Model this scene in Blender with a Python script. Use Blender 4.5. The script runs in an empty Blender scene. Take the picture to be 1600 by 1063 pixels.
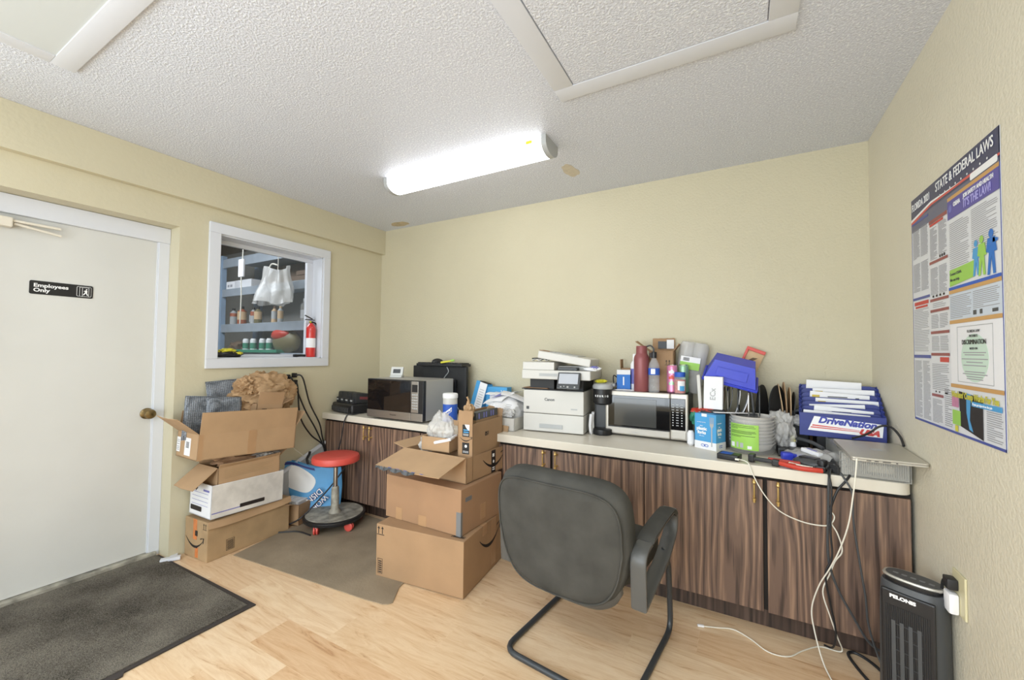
import bpy, bmesh, math, random
from mathutils import Vector, Matrix, Euler, noise as mnoise
C = bpy.context.scene.collection
PI = math.pi
R = math.radians
random.seed(7)

# ------------------------------------------------------------------ camera
W, H = 3.767, 2.513
CAM = Vector((3.1365, -2.9239, 1.3096)); YAW, PITCH, ROLL, FPX = 0.5086, 0.0318, 0.010, 639.64
cy_, sy_ = math.cos(YAW), math.sin(YAW)
fw = Vector((-sy_*math.cos(PITCH), cy_*math.cos(PITCH), math.sin(PITCH)))
rt = Vector((cy_, sy_, 0)); up = rt.cross(fw)
cr, sr = math.cos(ROLL), math.sin(ROLL)
rt2, up2 = rt*cr + up*sr, up*cr - rt*sr
cd = bpy.data.cameras.new('camera'); cam = bpy.data.objects.new('camera', cd); C.objects.link(cam)
m = Matrix((rt2, up2, -fw)).transposed().to_4x4(); m.translation = CAM
cam.matrix_world = m
cd.sensor_width = 36; cd.lens = FPX/1600*36; cd.clip_start = .02
bpy.context.scene.camera = cam

# ------------------------------------------------------------------ world, lights, exposure
w = bpy.data.worlds.new('world'); bpy.context.scene.world = w; w.use_nodes = True
w.node_tree.nodes['Background'].inputs[0].default_value = (.86, .93, 1, 1)
w.node_tree.nodes['Background'].inputs[1].default_value = 1.6
def area(name, loc, rot, sx, sy, power, col=(1, 1, 1)):
    l = bpy.data.lights.new(name, 'AREA'); l.shape = 'RECTANGLE'; l.size = sx; l.size_y = sy
    l.energy = power; l.color = col
    o = bpy.data.objects.new(name, l); C.objects.link(o); o.location = loc; o.rotation_euler = rot
    return o
# added fill light behind the camera, placed at an invented front window
area('rear_fill_light', (2.2, -4.85, 1.40), (R(102), 0, 0), 3.2, 1.9, 115, (.84, .93, 1))
# added overhead fill behind the camera, under an invented strip housing
area('overhead_fill_light', (2.6, -3.3, 2.40), (0, 0, 0), 1.25, .2, 26, (.92, .97, 1))
# added side fill at the left wall, brightening the right wall and floor
area('side_fill_light', (.03, -3.95, 1.35), (0, R(-90), 0), 1.4, 1.3, 34, (.86, .94, 1))
# light in the workshop beyond the window
area('workshop_glow', (-1.6, -1.5, 2.6), (R(22), 0, 0), 1.6, .5, 42, (.86, .93, 1))
vs = bpy.context.scene.view_settings
bpy.context.scene.display_settings.display_device = 'sRGB'
vs.view_transform = 'Standard'; vs.look = 'None'; vs.exposure = -0.10; vs.gamma = 1; vs.use_curve_mapping = False

# ------------------------------------------------------------------ materials
def lin(c):
    return tuple(((v/255)/12.92 if v/255 <= .04045 else ((v/255+.055)/1.055)**2.4) for v in c)
def mat(name, rgb, rough=.6, metal=0, var=.0, vscale=8, bump=0, bscale=60, alpha=1, emit=None, estr=1, coat=0, stretch=None, trans=0, spec=None):
    m = bpy.data.materials.new(name); m.use_nodes = True
    nt = m.node_tree; N = nt.nodes; L = nt.links; b = N['Principled BSDF']
    c = lin(rgb) + (1,)
    b.inputs['Base Color'].default_value = c; b.inputs['Roughness'].default_value = rough
    b.inputs['Metallic'].default_value = metal; b.inputs['Alpha'].default_value = alpha
    b.inputs['Coat Weight'].default_value = coat; b.inputs['Transmission Weight'].default_value = trans
    if spec is not None: b.inputs['Specular IOR Level'].default_value = spec
    if emit: b.inputs['Emission Color'].default_value = lin(emit)+(1,); b.inputs['Emission Strength'].default_value = estr
    tc = N.new('ShaderNodeTexCoord'); src = tc.outputs['Object']
    if stretch:
        mp = N.new('ShaderNodeMapping'); mp.inputs['Scale'].default_value = stretch
        L.new(src, mp.inputs['Vector']); src = mp.outputs['Vector']
    if var:
        n = N.new('ShaderNodeTexNoise'); n.inputs['Scale'].default_value = vscale; n.inputs['Detail'].default_value = 4
        L.new(src, n.inputs['Vector'])
        r = N.new('ShaderNodeValToRGB')
        r.color_ramp.elements[0].position = .3; r.color_ramp.elements[1].position = .7
        r.color_ramp.elements[0].color = tuple(v*(1-var) for v in c[:3])+(1,)
        r.color_ramp.elements[1].color = tuple(min(1, v*(1+var)) for v in c[:3])+(1,)
        L.new(n.outputs['Fac'], r.inputs['Fac']); L.new(r.outputs['Color'], b.inputs['Base Color'])
    if bump:
        n2 = N.new('ShaderNodeTexNoise'); n2.inputs['Scale'].default_value = bscale; n2.inputs['Detail'].default_value = 3
        L.new(src, n2.inputs['Vector'])
        bp = N.new('ShaderNodeBump'); bp.inputs['Strength'].default_value = bump; bp.inputs['Distance'].default_value = .01
        L.new(n2.outputs['Fac'], bp.inputs['Height']); L.new(bp.outputs['Normal'], b.inputs['Normal'])
    return m
def ramp(N, stops):
    r = N.new('ShaderNodeValToRGB'); e = r.color_ramp.elements
    e[0].position, e[0].color = stops[0][0], lin(stops[0][1])+(1,)
    e[1].position, e[1].color = stops[-1][0], lin(stops[-1][1])+(1,)
    for p, c in stops[1:-1]:
        x = e.new(p); x.color = lin(c)+(1,)
    return r
def wood_floor():
    m = bpy.data.materials.new('laminate_planks'); m.use_nodes = True
    nt = m.node_tree; N = nt.nodes; L = nt.links; b = N['Principled BSDF']
    tc = N.new('ShaderNodeTexCoord')
    br = N.new('ShaderNodeTexBrick'); br.offset = .37; br.offset_frequency = 2; br.squash = 1
    br.inputs['Color1'].default_value = (0, 0, 0, 1); br.inputs['Color2'].default_value = (1, 1, 1, 1)
    br.inputs['Mortar'].default_value = (.45, .45, .45, 1)
    br.inputs['Scale'].default_value = 1; br.inputs['Mortar Size'].default_value = .0008
    br.inputs['Brick Width'].default_value = .74; br.inputs['Row Height'].default_value = .185; br.inputs['Bias'].default_value = 0
    L.new(tc.outputs['Object'], br.inputs['Vector'])
    cv = ramp(N, [(0, (220, 188, 152)), (.35, (230, 204, 170)), (.7, (236, 213, 182)), (1, (223, 193, 159))])
    L.new(br.outputs['Color'], cv.inputs['Fac'])
    # grain, shifted plank by plank
    mp = N.new('ShaderNodeMapping'); mp.inputs['Scale'].default_value = (1.1, 9, 1)
    ad = N.new('ShaderNodeVectorMath'); ad.operation = 'MULTIPLY_ADD'
    ad.inputs[1].default_value = (7, 3, 5)
    L.new(br.outputs['Color'], ad.inputs[0]); L.new(tc.outputs['Object'], ad.inputs[2]); L.new(ad.outputs[0], mp.inputs['Vector'])
    n = N.new('ShaderNodeTexNoise'); n.inputs['Scale'].default_value = 2.4; n.inputs['Detail'].default_value = 10; n.inputs['Roughness'].default_value = .72; n.inputs['Distortion'].default_value = 1.6
    L.new(mp.outputs[0], n.inputs['Vector'])
    g = ramp(N, [(.30, (196, 162, 134)), (.42, (238, 224, 208)), (.60, (255, 252, 248)), (.78, (226, 204, 182))])
    L.new(n.outputs['Fac'], g.inputs['Fac'])
    mx = N.new('ShaderNodeMix'); mx.data_type = 'RGBA'; mx.blend_type = 'MULTIPLY'; mx.inputs['Factor'].default_value = .85
    L.new(cv.outputs['Color'], mx.inputs['A']); L.new(g.outputs['Color'], mx.inputs['B']); 
    L.new(mx.outputs['Result'], b.inputs['Base Color'])
    b.inputs['Roughness'].default_value = .42
    return m
def dark_wood(name, a=(66, 51, 44), c=(112, 89, 76), d=(154, 124, 102)):
    m = bpy.data.materials.new(name); m.use_nodes = True
    nt = m.node_tree; N = nt.nodes; L = nt.links; b = N['Principled BSDF']
    tc = N.new('ShaderNodeTexCoord')
    mp = N.new('ShaderNodeMapping'); mp.inputs['Scale'].default_value = (1, 1, .10)
    L.new(tc.outputs['Object'], mp.inputs['Vector'])
    wv = N.new('ShaderNodeTexWave'); wv.wave_type = 'BANDS'; wv.bands_direction = 'X'
    wv.inputs['Scale'].default_value = 7.5; wv.inputs['Distortion'].default_value = 20; wv.inputs['Detail'].default_value = 2.5
    wv.inputs['Detail Scale'].default_value = .9; wv.inputs['Detail Roughness'].default_value = .5
    L.new(mp.outputs[0], wv.inputs['Vector'])
    n1 = N.new('ShaderNodeTexNoise'); n1.inputs['Scale'].default_value = 90; n1.inputs['Detail'].default_value = 5
    mp1 = N.new('ShaderNodeMapping'); mp1.inputs['Scale'].default_value = (1, 1, .035); L.new(tc.outputs['Object'], mp1.inputs['Vector'])
    L.new(mp1.outputs[0], n1.inputs['Vector'])
    av = N.new('ShaderNodeMath'); av.operation = 'MULTIPLY_ADD'; av.inputs[1].default_value = .40
    L.new(wv.outputs['Fac'], av.inputs[0])
    hf = N.new('ShaderNodeMath'); hf.operation = 'MULTIPLY'; hf.inputs[1].default_value = .70; L.new(n1.outputs['Fac'], hf.inputs[0])
    L.new(hf.outputs[0], av.inputs[2])
    cr_ = ramp(N, [(.28, a), (.46, c), (.62, c), (.80, d)])
    L.new(av.outputs[0], cr_.inputs['Fac']); L.new(cr_.outputs['Color'], b.inputs['Base Color'])
    b.inputs['Roughness'].default_value = .5
    return m
def rough_wall(name, rgb, strength, scale, dist=.006):
    m = bpy.data.materials.new(name); m.use_nodes = True
    nt = m.node_tree; N = nt.nodes; L = nt.links; b = N['Principled BSDF']
    b.inputs['Roughness'].default_value = .55
    tc = N.new('ShaderNodeTexCoord'); c = lin(rgb)
    n = N.new('ShaderNodeTexNoise'); n.inputs['Scale'].default_value = 1.6; n.inputs['Detail'].default_value = 5
    L.new(tc.outputs['Object'], n.inputs['Vector'])
    r = N.new('ShaderNodeValToRGB'); r.color_ramp.elements[0].position = .3; r.color_ramp.elements[1].position = .7
    r.color_ramp.elements[0].color = tuple(v*.95 for v in c)+(1,); r.color_ramp.elements[1].color = c+(1,)
    L.new(n.outputs['Fac'], r.inputs['Fac']); L.new(r.outputs['Color'], b.inputs['Base Color'])
    n2 = N.new('ShaderNodeTexNoise'); n2.inputs['Scale'].default_value = scale; n2.inputs['Detail'].default_value = 3
    L.new(tc.outputs['Object'], n2.inputs['Vector'])
    bp = N.new('ShaderNodeBump'); bp.inputs['Strength'].default_value = strength; bp.inputs['Distance'].default_value = dist
    L.new(n2.outputs['Fac'], bp.inputs['Height']); L.new(bp.outputs['Normal'], b.inputs['Normal'])
    return m
def popcorn():
    m = bpy.data.materials.new('popcorn_ceiling'); m.use_nodes = True
    nt = m.node_tree; N = nt.nodes; L = nt.links; b = N['Principled BSDF']
    b.inputs['Roughness'].default_value = .45
    tc = N.new('ShaderNodeTexCoord')
    n = N.new('ShaderNodeTexNoise'); n.inputs['Scale'].default_value = 115; n.inputs['Detail'].default_value = 3; n.inputs['Roughness'].default_value = .6
    L.new(tc.outputs['Object'], n.inputs['Vector'])
    r = ramp(N, [(.36, (208, 211, 221)), (.56, (222, 226, 236)), (.64, (248, 251, 255))])
    L.new(n.outputs['Fac'], r.inputs['Fac']); L.new(r.outputs['Color'], b.inputs['Base Color'])
    p = N.new('ShaderNodeMath'); p.operation = 'POWER'; p.inputs[1].default_value = 2.0; L.new(n.outputs['Fac'], p.inputs[0])
    bp = N.new('ShaderNodeBump'); bp.inputs['Strength'].default_value = 1; bp.inputs['Distance'].default_value = .007
    L.new(p.outputs[0], bp.inputs['Height']); L.new(bp.outputs['Normal'], b.inputs['Normal'])
    return m
def fabric(name, rgb, sc=900):
    m = mat(name, rgb, .95, var=.18, vscale=9, bump=.35, bscale=sc, spec=.2)
    return m
def bubble(name, rgb):
    m = mat(name, rgb, .35, metal=.25)
    N = m.node_tree.nodes; L = m.node_tree.links; b = N['Principled BSDF']
    tc = N.new('ShaderNodeTexCoord'); v = N.new('ShaderNodeTexVoronoi'); v.inputs['Scale'].default_value = 95; v.inputs['Randomness'].default_value = .15
    L.new(tc.outputs['Object'], v.inputs['Vector'])
    r = ramp(N, [(.1, (162, 167, 174)), (.45, (112, 117, 124)), (.75, (60, 64, 70))]); L.new(v.outputs['Distance'], r.inputs['Fac']); L.new(r.outputs['Color'], b.inputs['Base Color'])
    bp = N.new('ShaderNodeBump'); bp.inputs['Strength'].default_value = .8; bp.inputs['Distance'].default_value = .004; bp.invert = True
    L.new(v.outputs['Distance'], bp.inputs['Height']); L.new(bp.outputs['Normal'], b.inputs['Normal'])
    return m
def carpet(name, a, c, sc=220):
    m = mat(name, a, .98, spec=.1)
    N = m.node_tree.nodes; L = m.node_tree.links; b = N['Principled BSDF']
    tc = N.new('ShaderNodeTexCoord'); n = N.new('ShaderNodeTexNoise'); n.inputs['Scale'].default_value = sc; n.inputs['Detail'].default_value = 2
    n3 = N.new('ShaderNodeTexNoise'); n3.inputs['Scale'].default_value = 3; n3.inputs['Detail'].default_value = 5
    L.new(tc.outputs['Object'], n.inputs['Vector']); L.new(tc.outputs['Object'], n3.inputs['Vector'])
    md = N.new('ShaderNodeMath'); md.operation = 'MULTIPLY_ADD'; md.inputs[1].default_value = .55; L.new(n3.outputs['Fac'], md.inputs[0])
    h = N.new('ShaderNodeMath'); h.operation = 'MULTIPLY'; h.inputs[1].default_value = .5; L.new(n.outputs['Fac'], h.inputs[0]); L.new(h.outputs[0], md.inputs[2])
    r = ramp(N, [(.38, a), (.66, c)]); L.new(md.outputs[0], r.inputs['Fac']); L.new(r.outputs['Color'], b.inputs['Base Color'])
    bp = N.new('ShaderNodeBump'); bp.inputs['Strength'].default_value = .7; bp.inputs['Distance'].default_value = .006
    L.new(n.outputs['Fac'], bp.inputs['Height']); L.new(bp.outputs['Normal'], b.inputs['Normal'])
    return m
X = {}
X['wall'] = rough_wall('beige_paint', (203, 195, 168), .5, 75)
X['wall_r'] = rough_wall('cream_paint', (224, 217, 196), .45, 85)
X['wall_l'] = rough_wall('olive_beige_paint', (206, 198, 171), .3, 40, .004)
X['ceil'] = popcorn()
X['floor'] = wood_floor()
X['wood'] = dark_wood('walnut_laminate')
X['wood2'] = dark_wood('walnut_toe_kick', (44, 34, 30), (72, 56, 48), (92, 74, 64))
X['white'] = mat('white_paint', (210, 210, 206), .4, var=.03, vscale=3)
X['trimw'] = mat('glossy_white_trim', (216, 219, 226), .35)
X['offw'] = mat('off_white_plastic', (208, 206, 200), .4, var=.02, vscale=5)
X['paper'] = mat('white_paper', (238, 238, 240), .7, bump=.1, bscale=30)
X['cream'] = mat('cream_laminate', (222, 215, 200), .35, var=.02, vscale=10)
X['card'] = mat('cardboard', (166, 134, 101), .85, var=.07, vscale=6, bump=.06, bscale=220)
X['card2'] = mat('pale_cardboard', (180, 148, 113), .85, var=.06, vscale=7, bump=.06, bscale=220)
X['card3'] = mat('worn_cardboard', (172, 144, 108), .9, var=.12, vscale=9, bump=.12, bscale=60)
X['card4'] = mat('pinkish_cardboard', (164, 129, 98), .85, var=.05, vscale=6, bump=.05, bscale=220)
X['smudged'] = mat('smudged_white_card', (214, 210, 204), .75, var=.16, vscale=11, bump=.05, bscale=60)
X['kraft'] = mat('kraft_paper', (176, 144, 108), .85, var=.1, vscale=20, bump=.4, bscale=30)
X['tape'] = mat('clear_brown_tape', (178, 142, 106), .3, var=.04)
X['blk'] = mat('black_plastic', (28, 28, 30), .4, var=.1)
X['blkm'] = mat('matte_black_plastic', (42, 43, 44), .6, var=.15, vscale=14)
X['gls'] = mat('dark_glass', (22, 21, 22), .06, coat=.6)
X['ink'] = mat('black_ink', (38, 32, 30), .6)
X['steel'] = mat('brushed_stainless', (176, 172, 166), .32, .85, var=.06, vscale=10, stretch=(1, 1, 30))
X['steelw'] = mat('pale_brushed_stainless', (184, 178, 168), .35, .6, var=.05, vscale=10, stretch=(1, 1, 30))
X['chrome'] = mat('chrome', (205, 205, 205), .15, 1)
X['brass'] = mat('brass', (206, 174, 110), .3, .6)
X['abrass'] = mat('aged_brass', (128, 110, 76), .3, .85, var=.15, vscale=40)
X['gry'] = mat('grey_plastic', (120, 122, 124), .45)
X['dgry'] = mat('dark_grey_plastic', (72, 74, 76), .45)
X['lgry'] = mat('light_grey_plastic', (176, 178, 178), .45)
X['red'] = mat('coral_red_vinyl', (214, 84, 74), .42, var=.04, vscale=8)
X['redm'] = mat('red_metal', (206, 52, 48), .3, coat=.4)
X['redp'] = mat('red_plastic', (196, 62, 46), .45)
X['blue'] = mat('royal_blue_plastic', (52, 66, 196), .35, var=.03)
X['navy'] = mat('navy_polypropylene', (44, 56, 128), .5, var=.08, vscale=20)
X['sky'] = mat('sky_blue_card', (78, 160, 214), .5)
X['skyd'] = mat('sky_blue_bag', (96, 168, 222), .55, var=.06, vscale=12, bump=.3, bscale=9)
X['lblue'] = mat('label_blue', (46, 92, 190), .5)
X['cblue'] = mat('cobalt_card', (30, 112, 198), .5)
X['green'] = mat('lime_label', (158, 208, 88), .5, var=.03)
X['mint'] = mat('mint_can', (156, 200, 164), .3, .5)
X['pink'] = mat('pink_can', (222, 140, 176), .3, .4, var=.08, vscale=60)
X['yel'] = mat('yellow_plastic', (216, 208, 56), .5)
X['org'] = mat('orange_tape', (214, 128, 70), .4, var=.15, vscale=30)
X['rose'] = mat('dusty_rose_metal', (140, 78, 80), .4, .15)
X['clear'] = mat('clear_film', (226, 226, 224), .12, alpha=.24, bump=.5, bscale=14)
X['milky'] = mat('milky_plastic', (226, 224, 220), .2, alpha=.5, bump=.5, bscale=18)
X['acry'] = mat('clear_acrylic', (216, 216, 210), .12, alpha=.34)
X['glass'] = mat('window_glass', (225, 235, 240), .02, alpha=.04)
X['water'] = mat('water_bottle_plastic', (226, 232, 236), .06, alpha=.24, bump=.3, bscale=40)
X['alu'] = mat('silver_aluminium', (196, 192, 182), .38, .55)
X['chair'] = fabric('charcoal_upholstery', (74, 73, 69))
X['chairp'] = mat('chair_grey_plastic', (80, 80, 78), .4)
X['tube'] = mat('charcoal_tube_steel', (66, 70, 74), .38, .3)
X['carp'] = carpet('charcoal_carpet', (62, 58, 52), (126, 120, 110))
X['rub'] = mat('grey_rubber', (146, 132, 112), .7, var=.16, vscale=5, bump=.1, bscale=80, spec=.25)
X['rubb'] = mat('black_rubber_edge', (58, 52, 50), .7)
X['bub'] = bubble('silver_bubble_wrap', (150, 150, 150))
X['grime'] = mat('worn_grimy_steel', (158, 154, 142), .6, .15, var=.5, vscale=16)
X['cable'] = mat('black_cable', (38, 38, 40), .5)
X['gcable'] = mat('grey_cable', (70, 72, 74), .5)
X['wcable'] = mat('white_cable', (232, 228, 214), .45)
X['bcol'] = mat('blue_grey_steel', (150, 172, 196), .5, var=.08)
X['gal'] = mat('galvanised_steel', (176, 186, 196), .45, .3, var=.08)
X['brownp'] = mat('brown_board', (112, 92, 74), .8, var=.15, vscale=5)
X['lavl'] = mat('pale_lavender_print', (176, 170, 228), .6)
X['carc'] = mat('dark_cabinet_interior', (34, 28, 24), .8)
X['mwside'] = mat('grey_enamel', (172, 170, 166), .4, .2)
X['lav'] = mat('lavender_ink', (120, 120, 186), .6)
X['grytxt'] = mat('grey_print', (164, 164, 168), .8)
X['redtxt'] = mat('red_print', (204, 84, 72), .7)
X['bltxt'] = mat('blue_print', (74, 82, 168), .7)
X['wht'] = mat('white_print', (246, 246, 246), .6)
X['ivory'] = mat('ivory_plate', (214, 206, 168), .45)
X['skin'] = mat('tan_folder', (206, 176, 138), .8, var=.04)
X['scr'] = mat('grey_lcd', (188, 192, 200), .2)
X['lamp'] = mat('lit_diffuser', (255, 255, 255), .5, emit=(250, 252, 255), estr=5.5)

# ------------------------------------------------------------------ mesh helpers
def basis(right, upv):
    r = Vector(right).normalized(); u = Vector(upv).normalized(); n = r.cross(u).normalized(); u = n.cross(r)
    return Matrix((r, u, n)).transposed()
class MB:
    def __init__(s): s.b = bmesh.new()
    def _x(s, vs, mtx):
        bmesh.ops.transform(s.b, matrix=mtx, verts=vs); return s
    def box(s, c, sz, rot=(0, 0, 0), bev=0, seg=2):
        t = bmesh.new(); bmesh.ops.create_cube(t, size=1)
        bmesh.ops.scale(t, vec=Vector(sz), verts=t.verts)
        if bev: bmesh.ops.bevel(t, geom=t.edges[:], offset=min(bev, min(sz)*.49), segments=seg, affect='EDGES', profile=.6)
        bmesh.ops.transform(t, matrix=Matrix.Translation(c) @ Euler(rot).to_matrix().to_4x4(), verts=t.verts)
        s.merge(t); return s
    def span(s, a, b, bev=0, seg=2):
        a = Vector(a); b = Vector(b); return s.box((a+b)/2, [abs(v) for v in (b-a)], bev=bev, seg=seg)
    def merge(s, t):
        me = bpy.data.meshes.new('tmp'); t.to_mesh(me); t.free(); s.b.from_mesh(me); bpy.data.meshes.remove(me)
    def lathe(s, prof, c=(0, 0, 0), seg=24, axis=None, sx=1, sy=1, rot=None):
        t = bmesh.new(); rings = []
        for r, z in prof:
            rings.append([t.verts.new((r*math.cos(2*PI*k/seg)*sx, r*math.sin(2*PI*k/seg)*sy, z)) for k in range(seg)])
        for a, b in zip(rings, rings[1:]):
            for k in range(seg): t.faces.new((a[k], a[(k+1) % seg], b[(k+1) % seg], b[k]))
        if prof[0][0] > 1e-5: t.faces.new(list(reversed(rings[0])))
        if prof[-1][0] > 1e-5: t.faces.new(rings[-1])
        bmesh.ops.remove_doubles(t, verts=t.verts, dist=1e-6)
        mm = Matrix.Translation(c)
        if axis is not None: mm = mm @ Vector(axis).to_track_quat('Z', 'Y').to_matrix().to_4x4()
        if rot is not None: mm = mm @ Euler(rot).to_matrix().to_4x4()
        bmesh.ops.transform(t, matrix=mm, verts=t.verts); s.merge(t); return s
    def cyl(s, p, q, r0, r1=None, seg=16):
        p = Vector(p); q = Vector(q); r1 = r0 if r1 is None else r1
        return s.lathe([(r0, 0), (r1, (q-p).length)], p, seg, axis=q-p)
    def tube(s, pts, r, seg=8, smooth=True, sub=6):
        P = [Vector(p) for p in pts]
        if smooth and len(P) > 2:
            Q = []
            for i in range(len(P)-1):
                a = P[max(i-1, 0)]; b = P[i]; c = P[i+1]; d = P[min(i+2, len(P)-1)]
                for k in range(sub):
                    t = k/sub
                    Q.append(.5*((2*b)+(c-a)*t+(2*a-5*b+4*c-d)*t*t+(3*b-a-3*c+d)*t**3))
            Q.append(P[-1]); P = Q
        t = bmesh.new(); rings = []; nrm = None
        for i, p in enumerate(P):
            d = (P[min(i+1, len(P)-1)]-P[max(i-1, 0)])
            if d.length < 1e-7: d = Vector((0, 0, 1))
            d.normalize()
            if nrm is None:
                nrm = d.orthogonal().normalized()
            else:
                nrm = (nrm - d*nrm.dot(d))
                nrm = nrm.normalized() if nrm.length > 1e-6 else d.orthogonal().normalized()
            bn = d.cross(nrm)
            rings.append([t.verts.new(p+nrm*(r*math.cos(2*PI*k/seg))+bn*(r*math.sin(2*PI*k/seg))) for k in range(seg)])
        for a, b in zip(rings, rings[1:]):
            for k in range(seg): t.faces.new((a[k], a[(k+1) % seg], b[(k+1) % seg], b[k]))
        t.faces.new(list(reversed(rings[0]))); t.faces.new(rings[-1]); s.merge(t); return s
    def prism(s, poly, th, origin=(0, 0, 0), right=(1, 0, 0), upv=(0, 1, 0), bev=0):
        """2D outline in the (right, up) plane, extruded by th along right x up"""
        t = bmesh.new(); vs = [t.verts.new((x, y, 0)) for x, y in poly]
        f = t.faces.new(vs)
        if th:
            e = bmesh.ops.extrude_face_region(t, geom=[f])
            bmesh.ops.translate(t, vec=(0, 0, th), verts=[v for v in e['geom'] if isinstance(v, bmesh.types.BMVert)])
        bmesh.ops.recalc_face_normals(t, faces=t.faces)
        if bev and th: bmesh.ops.bevel(t, geom=t.edges[:], offset=bev, segments=2, affect='EDGES', profile=.6)
        mm = basis(right, upv).to_4x4(); mm.translation = Vector(origin)
        bmesh.ops.transform(t, matrix=mm, verts=t.verts); s.merge(t); return s
    def sheet(s, fn, nu=10, nv=10, th=0):
        t = bmesh.new(); g = [[t.verts.new(fn(i/nu, j/nv)) for j in range(nv+1)] for i in range(nu+1)]
        for i in range(nu):
            for j in range(nv): t.faces.new((g[i][j], g[i+1][j], g[i+1][j+1], g[i][j+1]))
        if th:
            t.normal_update()
            bmesh.ops.solidify(t, geom=t.faces[:], thickness=th)
        s.merge(t); return s
    def blob(s, c, sz, amp=.25, freq=2.5, sub=4, seed=0, flat=None, ridge=False):
        t = bmesh.new(); bmesh.ops.create_icosphere(t, subdivisions=sub, radius=1)
        o = Vector((seed*3.7, seed*1.3, seed*7.1))
        for v in t.verts:
            d = v.co.normalized(); n = mnoise.noise(d*freq+o) + .5*mnoise.noise(d*freq*2.3+o) + .25*mnoise.noise(d*freq*5+o)
            if ridge: n = .6-abs(n)*2.2
            v.co = d*(1+amp*n)
            v.co = Vector((v.co.x*sz[0]+c[0], v.co.y*sz[1]+c[1], v.co.z*sz[2]+c[2]))
            if flat is not None and v.co.z < flat: v.co.z = flat
        s.merge(t); return s
    def build(s, name, material, parent=None, smooth=None, loc=None, rot=None):
        me = bpy.data.meshes.new(name)
        bmesh.ops.recalc_face_normals(s.b, faces=s.b.faces)
        s.b.to_mesh(me); s.b.free()
        ms = material if isinstance(material, (list, tuple)) else [material]
        for k in ms: me.materials.append(k)
        if smooth: 
            me.polygons.foreach_set('use_smooth', [True]*len(me.polygons))
            try: me.set_sharp_from_angle(angle=R(smooth if smooth is not True else 40))
            except Exception: pass
        o = bpy.data.objects.new(name, me); C.objects.link(o)
        if parent: o.parent = parent
        if loc: o.location = loc
        if rot: o.rotation_euler = rot
        return o
def tag(o, label, cat, group=None, kind=None):
    o['label'] = label; o['category'] = cat
    if group: o['group'] = group
    if kind: o['kind'] = kind
    return o
def thing(name, label, cat, loc=(0, 0, 0), rot=(0, 0, 0), group=None):
    o = bpy.data.objects.new(name, None); C.objects.link(o); o.empty_display_size = .05
    o.location = loc; o.rotation_euler = rot
    return tag(o, label, cat, group)
def struct(o): o['kind'] = 'structure'; return o
def plabel(o, l): o['label'] = l; return o
def text(parent, name, s, size, material, origin, right=(1, 0, 0), upv=(0, 0, 1), align='CENTER', shear=0, bold=0, sx=1, th=.0006, sp=1):
    cu = bpy.data.curves.new('t', 'FONT'); cu.body = s; cu.size = size; cu.align_x = align; cu.align_y = 'CENTER'
    cu.shear = shear; cu.offset = bold; cu.extrude = th/2; cu.space_character = sp; cu.resolution_u = 3
    to = bpy.data.objects.new('t', cu)
    me = bpy.data.meshes.new_from_object(to); bpy.data.objects.remove(to); bpy.data.curves.remove(cu)
    mm = basis(right, upv).to_4x4(); mm.translation = Vector(origin)
    me.transform(mm @ Matrix.Translation((0, 0, th/2+.0002)) @ Matrix.Diagonal((sx, 1, 1, 1)))
    me.name = name; me.materials.clear(); me.materials.append(material)
    o = bpy.data.objects.new(name, me); C.objects.link(o)
    if parent: o.parent = parent
    return o
def rect(x0, y0, x1, y1): return [(x0, y0), (x1, y0), (x1, y1), (x0, y1)]
def rrect(x0, y0, x1, y1, r, n=5):
    p = []
    for cx, cy, a in ((x1-r, y0+r, -90), (x1-r, y1-r, 0), (x0+r, y1-r, 90), (x0+r, y0+r, 180)):
        for k in range(n+1):
            t = R(a+90*k/n); p.append((cx+r*math.cos(t), cy+r*math.sin(t)))
    return p
def decal(parent, name, polys, material, origin, right=(1, 0, 0), upv=(0, 0, 1), th=.0006):
    mb = MB()
    for p in polys: mb.prism(p, th, origin, right, upv)
    return mb.build(name, material, parent)
def smile(w, h=.3):
    """a curved arrow like a smile, w wide"""
    top, bot = [], []
    n = 16
    for i in range(n+1):
        t = i/n; x = (t-.5)*w; d = -h*w*(1-(2*t-1)**2)
        th_ = .075*w*math.sin(PI*min(1, .08+t*.85))
        top.append((x, d+th_/2)); bot.append((x, d-th_/2))
    a = [top + bot[::-1]]
    a.append([(.34*w, .02*w), (.36*w, .07*w), (.54*w, .10*w), (.50*w, .085*w)])
    a.append([(.50*w, .10*w), (.55*w, .10*w), (.53*w, -.06*w), (.49*w, -.10*w)])
    return a
def lines(x0, y0, x1, y1, n, fill=.45, seed=0):
    rnd = random.Random(seed); out = []; dy = (y1-y0)/n
    for i in range(n):
        y = y0+dy*(i+.5); r = x1-(x1-x0)*(rnd.random()*.12 if rnd.random() > .2 else rnd.random()*.6)
        out.append(rect(x0, y-dy*fill/2, r, y+dy*fill/2))
    return out
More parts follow.
